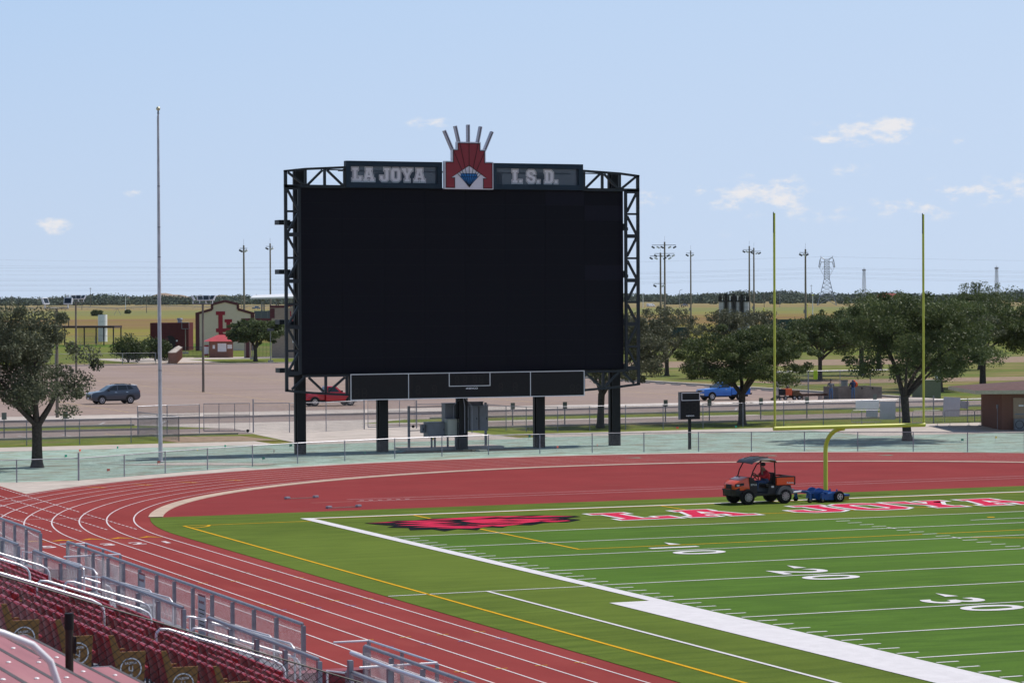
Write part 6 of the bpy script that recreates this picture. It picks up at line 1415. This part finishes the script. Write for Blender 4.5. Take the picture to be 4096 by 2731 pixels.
def sports_pole(label, x, y, h, tiers, r=.28):
    z0 = terrain(x, y); T = thing('sports_light_pole', label, 'light pole', (x, y, z0), -.45, group='tall stadium light poles'); MB().cyl((0, 0, -.2), (0, 0, h), r, r*.7, 10).build('pole', CONCP, T, smooth=True); MB().cyl((0, 0, h), (0, 0, h+1.4), .03, None, 4).build('lightning_rod', GALVD, T)
    MB().box(-.5, -.1, -.45, -.1, 4.5, 5.3).build('control_box', GRAYP, T)
    for zz, xs in tiers:
        xs = [q*.62 for q in xs]
        MB().box(min(xs)-.3, max(xs)+.3, -.5, -.4, zz-.06, zz+.06).build('crossarm', LDARK, T)
        for i, xx in enumerate(xs): MB().obox((xx, -.6, zz-.55), (.85, .7, .4), Matrix.Rotation(.5, 3, 'Y') if xx < 0 else Matrix.Rotation(-.5, 3, 'Y')).build('floodlight', LHEAD if i % 2 else LDARK, T, bevel=.08)
sports_pole('shorter front pole of the twin stadium lights right of the scoreboard', 248.7, 484.7, 19.0, ((18.2, (-3.6, -1.7, 1.7, 3.6)), (11.6, (-2.2, 1.0))))
sports_pole('taller rear pole of the twin stadium lights with two rows of lamps', 259.3, 504.3, 22.0, ((21.2, (-4.6, -2.6, -1, 2, 4)), (19.1, (-3.6, -1.4, 1.4, 3.4))))
sports_pole('slender stadium light pole alone between the twin lights and silos', 286.4, 544.5, 20.5, ((19.8, (-1.5, .8)),), .24)
sports_pole('stadium light pole right of the silos, left of a matching pole', 310.8, 557.7, 22.0, ((21.0, (-2.4, -1.0, 1.0)),))
sports_pole('stadium light pole just right of its matching pole, near the left upright', 327.3, 586.5, 22.0, ((21.0, (-.6, 1.4, 2.6)),))
sports_pole('stadium light pole between the goalpost uprights', 271.6, 454.5, 19.4, ((18.6, (-1.8, -.4, .5)),))
sports_pole('stadium light pole rising behind the field house roof', 142, 476, 20.4, ((19.7, (-.9, .9)),), .26)
sports_pole('stadium light pole rising left of the scoreboard frame', 177.4, 569, 22.6, ((21.8, (-1.2, .9)),), .26)
# ---------------------------------------------------------------- silo cluster, ball-field walls
z0 = .3
T = thing('silo_cluster', 'cluster of silver silos in a black frame above the oaks', 'silos', (266, 480, z0), -.48)
SILV = M('silo_silver', (.42, .42, .45), .35, metal=.5, noise=.15, scale=.8, stretch=(1, 1, .3))
for x in (-2.75, -.92, .92, 2.75):
    MB().cyl((x, 0, 2.9), (x, 0, 7.2), .88, None, 16).build('tank', SILV, T, smooth=True)
    for z in (3.4, 4.6, 5.8, 7.0): MB().cyl((x, 0, z), (x, 0, z+.1), .91, None, 16).build('hoop', GRAYP, T)
    MB().cyl((x, -.9, 7.2), (x, -.9, 8.6), .16, None, 8).build('vent_pipe', WPAINT, T)
for x in (-1.85, 0, 1.85): MB().box(x-.36, x+.36, -1.25, -.95, 2.9, 9.0).build('duct', BLACK, T)
MB().box(-3.7, 3.7, -1.2, 1.2, 7.2, 7.5).box(-3.6, -2.3, -1.0, .8, 7.5, 8.4).box(2.3, 3.6, -1.0, .8, 7.5, 8.4).box(-1.4, 1.4, -.8, .8, 7.5, 8.5).box(-3.7, -3.5, -1.2, -1, 7.5, 8.6).box(3.5, 3.7, -1.2, -1, 7.5, 8.6).build('top_frame', BLACK, T)
m = MB()
for a, b in (((-3.6, 8.5), (-1.9, 8.9)), ((-1.9, 8.9), (0, 9.05)), ((0, 9.05), (1.9, 8.9)), ((1.9, 8.9), (3.6, 8.5)), ((-3.4, 7.5), (-2.2, 8.8)), ((3.4, 7.5), (2.2, 8.8))): m.beam((a[0], -1.1, a[1]), (b[0], -1.1, b[1]), .16, .16)
m.build('arched_truss', BLACK, T)
for x in (-3.4, -3.1, -2.8, 2.5, 2.8, 3.1): MB().cyl((x, -1, 8.4), (x*1.03, -1, 9.15), .07, None, 6).build('stack', BLACK, T)
MB().box(-3.7, 3.7, -1.0, 1.0, -.3, 2.9).build('base', M('pale_base', (.5, .5, .5), .7), T)
T = thing('batters_eye_wall', 'dark green slatted backdrop wall behind the left oak crown', 'wall', (262.5, 440, .2), -.48); MB().box(-9, 3.6, 0, .3, -.3, 3.3).build('panel', DGRN, T); MB().box(3.6, 3.8, -.1, .4, -.3, 3.4).build('post', CONCP, T); MB().box(4, 26, 0, .3, -.3, 1.3).build('low_panel', DGRN, T); MB().box(4, 26, -.02, .32, 1.3, 1.42).build('cap', GRAYP, T)
T = thing('windscreen_panel', 'dark green windscreen behind the tree right of the scoreboard', 'wall', (213, 420, .1), -.48); MB().box(-10, 10, 0, .2, -.3, 2.1).build('panel', DGRN, T); MB().box(-10, 10, -.05, .25, 2.1, 2.2).build('rail', GALVD, T)
for i, (x, y, h, r, mt, lab) in enumerate(((271, 450, 8.6, .12, WPAINT, 'thin white flagpole beside the stadium light pole'), (304, 512.7, 6, .14, GYEL, 'yellow foul pole right of the stadium light pole'), (272, 476, 5.4, .25, GYEL, 'short yellow foul pole behind the green wall'))):
    T = thing('foul_pole' if i else 'ball_field_flagpole', lab, 'pole', (x, y, terrain(x, y))); MB().cyl((0, 0, -.3), (0, 0, h), r, r*.7, 8).build('shaft', mt, T); MB().ell((0, 0, h+.1), (.2, .2, .2), 8, 6).build('tip', GYEL, T)
# ---------------------------------------------------------------- transmission tower, masts, poles, wires
STG = M('tower_steel', (.3, .32, .36), .5, metal=.4, noise=.05)
bx0, by0 = 837, 1456; bz0 = terrain(bx0, by0)
T = thing('transmission_tower', 'steel lattice transmission tower on the horizon between the uprights', 'pylon', (bx0, by0, bz0), -.5)
def lat(m, w0, z0_, w1, z1_, n, th=.22):
    for i in range(n):
        a, b = i/n, (i+1)/n; wa, wb = w0+(w1-w0)*a, w0+(w1-w0)*b; za, zb = z0_+(z1_-z0_)*a, z0_+(z1_-z0_)*b
        ca = [(-wa, -wa), (wa, -wa), (wa, wa), (-wa, wa)]; cb_ = [(-wb, -wb), (wb, -wb), (wb, wb), (-wb, wb)]
        for k in range(4):
            p, q = ca[k], ca[(k+1) % 4]; r_, s = cb_[k], cb_[(k+1) % 4]
            m.cyl((*p, za), (*r_, zb), th, None, 4, False); m.cyl((*p, za), (*s, zb), th*.6, None, 4, False); m.cyl((*q, za), (*r_, zb), th*.6, None, 4, False); m.cyl((*r_, zb), (*s, zb), th*.6, None, 4, False)
m = MB(); lat(m, 6.2, 0, 4.4, 6, 1, .3); lat(m, 4.4, 6, 1.7, 17, 4, .26); m.build('lower_body', STG, T)
m = MB(); lat(m, 1.7, 17, 1.5, 30, 8, .24); m.build('upper_body', STG, T)
for s in (-1, 1):
    m = MB(); m.tube([(s*1.5, 0, 30), (s*3.6, 0, 31.2), (s*4.4, 0, 29.6), (s*5.2, 0, 25)], .3, 5).tube([(s*1.5, 0, 28), (s*3.6, 0, 28.2), (s*4.6, 0, 24.6), (s*5.2, 0, 25)], .25, 5).tube([(s*3.6, 0, 28.2), (s*4.4, 0, 29.6)], .16, 4).tube([(s*3.9, 0, 26.8), (s*4.8, 0, 27.4)], .16, 4).tube([(s*3.6, 0, 31.2), (s*3.9, 0, 32.2)], .2, 4).build('crossarm', STG, T)
    MB().tube([(s*5.0, 0, 24.7), (s*3.6, 0, 22.2), (s*1.8, 0, 18.8)], .1, 4).tube([(s*3.6, 0, 22.2), (s*1.6, 0, 25.5)], .09, 4).build('insulator_string', STG, T)
def mast(label, x, y, h, w0, w1, r=.12):
    T = thing('radio_mast', label, 'radio mast', (x, y, terrain(x, y)), group='far radio masts'); m = MB(); lat(m, w0, -4, w1, h, 14, r); m.build('lattice', STG, T); MB().lathe([(1.6, h-1.5), (1.6, h-.3)], n=8).build('antenna_ring', STG, T); MB().cyl((0, 0, h), (0, 0, h+1.5), .1, None, 4).build('tip', STG, T)
mast('lattice radio mast right of the transmission tower', 1087, 1841, 27, 1.5, .7); mast('lattice radio mast near the right edge, beyond the right upright', 1118, 1691, 27, 1.4, .7)
for i, (x, y, h, lab) in enumerate(((284, 1380, 9.2, 'leftmost far utility pole'), (460, 1920, 14.5, 'tall far utility pole standing above the brush, left of the flagpole'), (338, 1341, 9.9, 'white far pole left of the flagpole'), (321, 1233, 8.5, 'dark far pole just left of the flagpole'), (356, 1516, 7.6, 'short far pole by the left lamp'), (470, 1560, 9, 'far pole between flagpole and field house'), (530, 1640, 13, 'far pole right of the field house gable'), (641, 1323, 9, 'far pole left of the white van'), (687, 1260, 8.2, 'far pole left of the left goalpost upright'), (700, 1800, 16, 'thin far pole behind the silos'), (960, 1700, 14, 'far pole right of the transmission tower'), (1230, 1900, 15, 'far pole left of the right radio mast'))):
    T = thing('utility_pole', lab, 'utility pole', (x, y, terrain(x, y)), -.4, group='far utility poles'); MB().cyl((0, 0, -.5), (0, 0, h), .2, .14, 6).build('shaft', WPAINT if 'white' in lab else WOODP, T); MB().box(-1, 1, -.1, .1, h-1, h-.8).build('crossarm', WOODP, T)
for i, (x, y, lab) in enumerate(((640, 1273, 'far street light with a curved arm behind the lone light pole'), (704, 1273, 'far street light with a curved arm right of the left upright'))):
    T = thing('street_light', lab, 'street light', (x, y, terrain(x, y)), -.4); MB().tube([(0, 0, -.5), (0, 0, 9), (.3, 0, 10), (1.2, 0, 10.5)], .12, 6).build('pole', GALV, T); MB().box(1.0, 1.8, -.15, .15, 10.4, 10.55).build('lamp_head', LDARK, T)
WIRE = M('wire_grey', (.14, .16, .2), .6)
def wire(label, a, b, sag, r=.032, n=24):
    a, b = Vector(a), Vector(b); pts = [a.lerp(b, i/n)-Vector((0, 0, sag*4*(i/n)*(1-i/n))) for i in range(n+1)]
    o = MB().tube(pts, r, 3).build('power_line', WIRE); tag(o, label, 'power line', 'power lines on the horizon')
e = Vector((math.cos(.42), -math.sin(.42), 0))
tw = Vector((bx0, by0, bz0)); lft = Vector((-60, 1650, 3)); rgt = Vector((1650, 1120, 3))
for i, (dx, zz) in enumerate(((-5, 24.8), (-3.4, 21.6), (-1.8, 18.6), (-3.8, 31.8))):
    for s, far, nm in ((-1, lft, 'left'), (1, rgt, 'right')):
        for j in range(1 if i == 3 else 2):
            p = tw+e*dx*(-s)*-1*1.0+Vector((0, 0, zz-j*.9)); q = far+Vector((0, 0, zz-j*.9+1)); wire(f'{["lowest sagging", "middle", "upper", "topmost thin"][(2-i) % 3 if i < 3 else 3]} power line running {nm} from the lattice tower, {"first" if j == 0 else "second"} strand', p, q, 7, .035)
for i, zz in enumerate((38, 41.5, 46, 51)): wire(['lowest', 'second', 'third', 'highest'][i]+' far power line crossing the left sky behind the flagpole', (150, 1800, zz-8), (900, 1950, zz-4-i*2.4), 5, .032)
# irrigation pivot
T = thing('irrigation_pivot', 'long thin centre-pivot irrigation pipe across the left field', 'irrigation pipe', (262, 1117, 1.7), -.22)
pts = [(-130+i*6, 0, 3.0+.9*abs(math.sin(i*PI/8))) for i in range(48)]
MB().tube(pts, .13, 5).build('pipe', GALV, T)
m = MB()
for i in range(0, 48, 8): m.cyl((-130+i*6, 0, 3.1), (-131.5+i*6, 0, 0), .1, None, 4).cyl((-130+i*6, 0, 3.1), (-128.5+i*6, 0, 0), .1, None, 4)
for i in range(1, 47): m.cyl((-130+i*6, 0, pts[i][2]), (-130+i*6+(2 if i % 2 else -2), 0, pts[i][2]-1.0), .05, None, 3)
m.build('tower_leg', GALV, T)
# far vehicles
for i, (x, y, mt, lab, kind) in enumerate(((688, 1411, WPAINT, 'white van on the far road right of the scoreboard', 'van'), (722, 1433, GALVD, 'grey pickup on the far road right of the white van', 'pickup truck'), (452, 1470, M('far_blue_paint', (.08, .12, .2), .4), 'dark blue car on the far road behind the pavilion posts', 'car'))):
    T = thing('far_'+kind.split()[0], lab, kind, (x, y, terrain(x, y)+.05), .35); z_ = 2.0 if kind == 'van' else 1.0
    prof_ = [(-2.8, .35), (-2.8, 1.9), (-2.5, 2.05), (1.3, 2.05), (2.0, 1.2), (2.8, 1.05), (2.85, .35)] if kind == 'van' else [(-2.6, .4), (-2.6, 1.05), (-.5, 1.1), (-.2, 1.7), (.9, 1.7), (1.5, 1.1), (2.5, 1.0), (2.55, .4)]
    MB().prism([(a, -.95, b) for a, b in prof_], (0, 1.9, 0)).build('body', mt, T, bevel=.05)
    side_panel(T, 'side_window', [(1.0, 1.3), (1.3, 1.8), (.4, 1.8), (.4, 1.3)] if kind == 'van' else [(-.1, 1.15), (.0, 1.6), (.85, 1.6), (1.2, 1.15)], .95, 9, 0, GLASS)
    for a in (-1.7, 1.75): 
        for s in (-.85, .85): wheel(T, a, s, .38, .25)
# ---------------------------------------------------------------- far brush belt, spoil mounds
HAZEG = M('far_brush_hazed', (.075, .098, .075), .95, noise=.3, scale=.05, coord='World', spec=.05, col2=(.11, .135, .10))  # grey-green brush, paled so its colour carries some of the distance haze
rng = np.random.default_rng(9)
Vs, Fs, n = [], [], 0
def belt(dist, a0, a1, cnt, h0, h1, w0, w1, dj):
    global n
    cl = []
    for i in range(cnt):
        a = rng.uniform(a0, a1); r = dist+rng.uniform(-dj, dj); x, y = CAM.x+r*math.sin(a), CAM.y+r*math.cos(a); z = terrain(x, y)
        h = rng.uniform(h0, h1)*.68*(1+.14*math.sin(a*55)+.12*math.sin(a*131+1)); w_ = rng.uniform(w0, w1)
        cl.append((np.array([x, y, z+h*.45]), np.array([w_, w_, h*.55])))
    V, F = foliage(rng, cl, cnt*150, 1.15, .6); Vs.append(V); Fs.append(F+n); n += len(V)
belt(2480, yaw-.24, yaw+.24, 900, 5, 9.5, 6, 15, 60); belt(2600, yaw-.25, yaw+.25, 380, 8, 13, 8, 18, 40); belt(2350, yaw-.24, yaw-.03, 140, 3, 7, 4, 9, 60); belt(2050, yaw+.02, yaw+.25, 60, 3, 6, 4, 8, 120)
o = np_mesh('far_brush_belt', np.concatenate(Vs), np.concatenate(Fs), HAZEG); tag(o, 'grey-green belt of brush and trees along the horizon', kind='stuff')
for i, (x, y, r, lab) in enumerate(((257, 1077, 2.2, 'lone dark bush in the far left field'), (300, 1190, 1.6, 'small bush by the irrigation pipe'), (262, 1360, 2.4, 'small bush in the far left field near the leftmost pole'))):
    rg = np.random.default_rng(60+i); T = thing('field_bush', lab, 'bush', (x, y, terrain(x, y)), group='bushes in the far field')
    V, F = foliage(rg, [(np.array([rg.uniform(-.6, .6)*r, 0, r*.5]), np.array([r*.8, r*.7, r*.65])) for k in range(5)], 900, .4); np_mesh('crown', V, F, BUSHM, T); MB().cyl((0, 0, -.3), (0, 0, r*.5), .2, .1, 5).build('stem', BARK, T)
SPOIL = M('spoil_earth', (.26, .2, .16), .95, noise=.2, scale=.02, coord='World', spec=.02); mixin(SPOIL, (.15, .17, .11), .03, .45, .6, amount=.8)
vs, fs = [], []; NX, NY = 90, 8
for j in range(NY):
    for i in range(NX):
        a = yaw-.19+.13*i/(NX-1); r = 2750+j*25; t = math.sin(PI*j/(NY-1)); s = i/(NX-1)
        prof_ = 7.5+2.2*math.sin(s*9+.3)*math.sin(s*23)+1.5*math.sin(s*41)+1.0*math.sin(s*77+j)
        vs.append((CAM.x+r*math.sin(a), CAM.y+r*math.cos(a), 4.0+max(0, prof_)*t*min(1, 6*s, 6*(1-s))))
for j in range(NY-1):
    for i in range(NX-1): fs.append((j*NX+i, j*NX+i+1, (j+1)*NX+i+1, (j+1)*NX+i))
o = np_mesh('hills', vs, fs, SPOIL); struct(o)
T = thing('far_rooftop', 'low red-brown far rooftop right of the transmission tower', 'house', (1050, 1740, 3.7), -.4); MB().box(-9, 9, -3, 3, 0, 4).build('wall', FASC, T); MB().add([(-10, -4, 4), (10, -4, 4), (10, 4, 4), (-10, 4, 4), (-6, 0, 7), (6, 0, 7)], [(0, 1, 5, 4), (1, 2, 5), (2, 3, 4, 5), (3, 0, 4)]).build('roof', REDM, T)
# ---------------------------------------------------------------- humid air over the plain
HZ = bpy.data.materials.new('humid_air'); HZ.use_nodes = True; t = HZ.node_tree; t.nodes.clear()
pv = t.nodes.new('ShaderNodeVolumePrincipled'); pv.inputs['Color'].default_value = (.86, .92, 1, 1); pv.inputs['Density'].default_value = .000018; pv.inputs['Anisotropy'].default_value = .3
mo = t.nodes.new('ShaderNodeOutputMaterial'); t.links.new(pv.outputs[0], mo.inputs['Volume'])

hz_o = MB().box(-3500, 4200, -1200, 3600, -6, 75).build('haze', HZ); hz_o['kind'] = 'stuff'
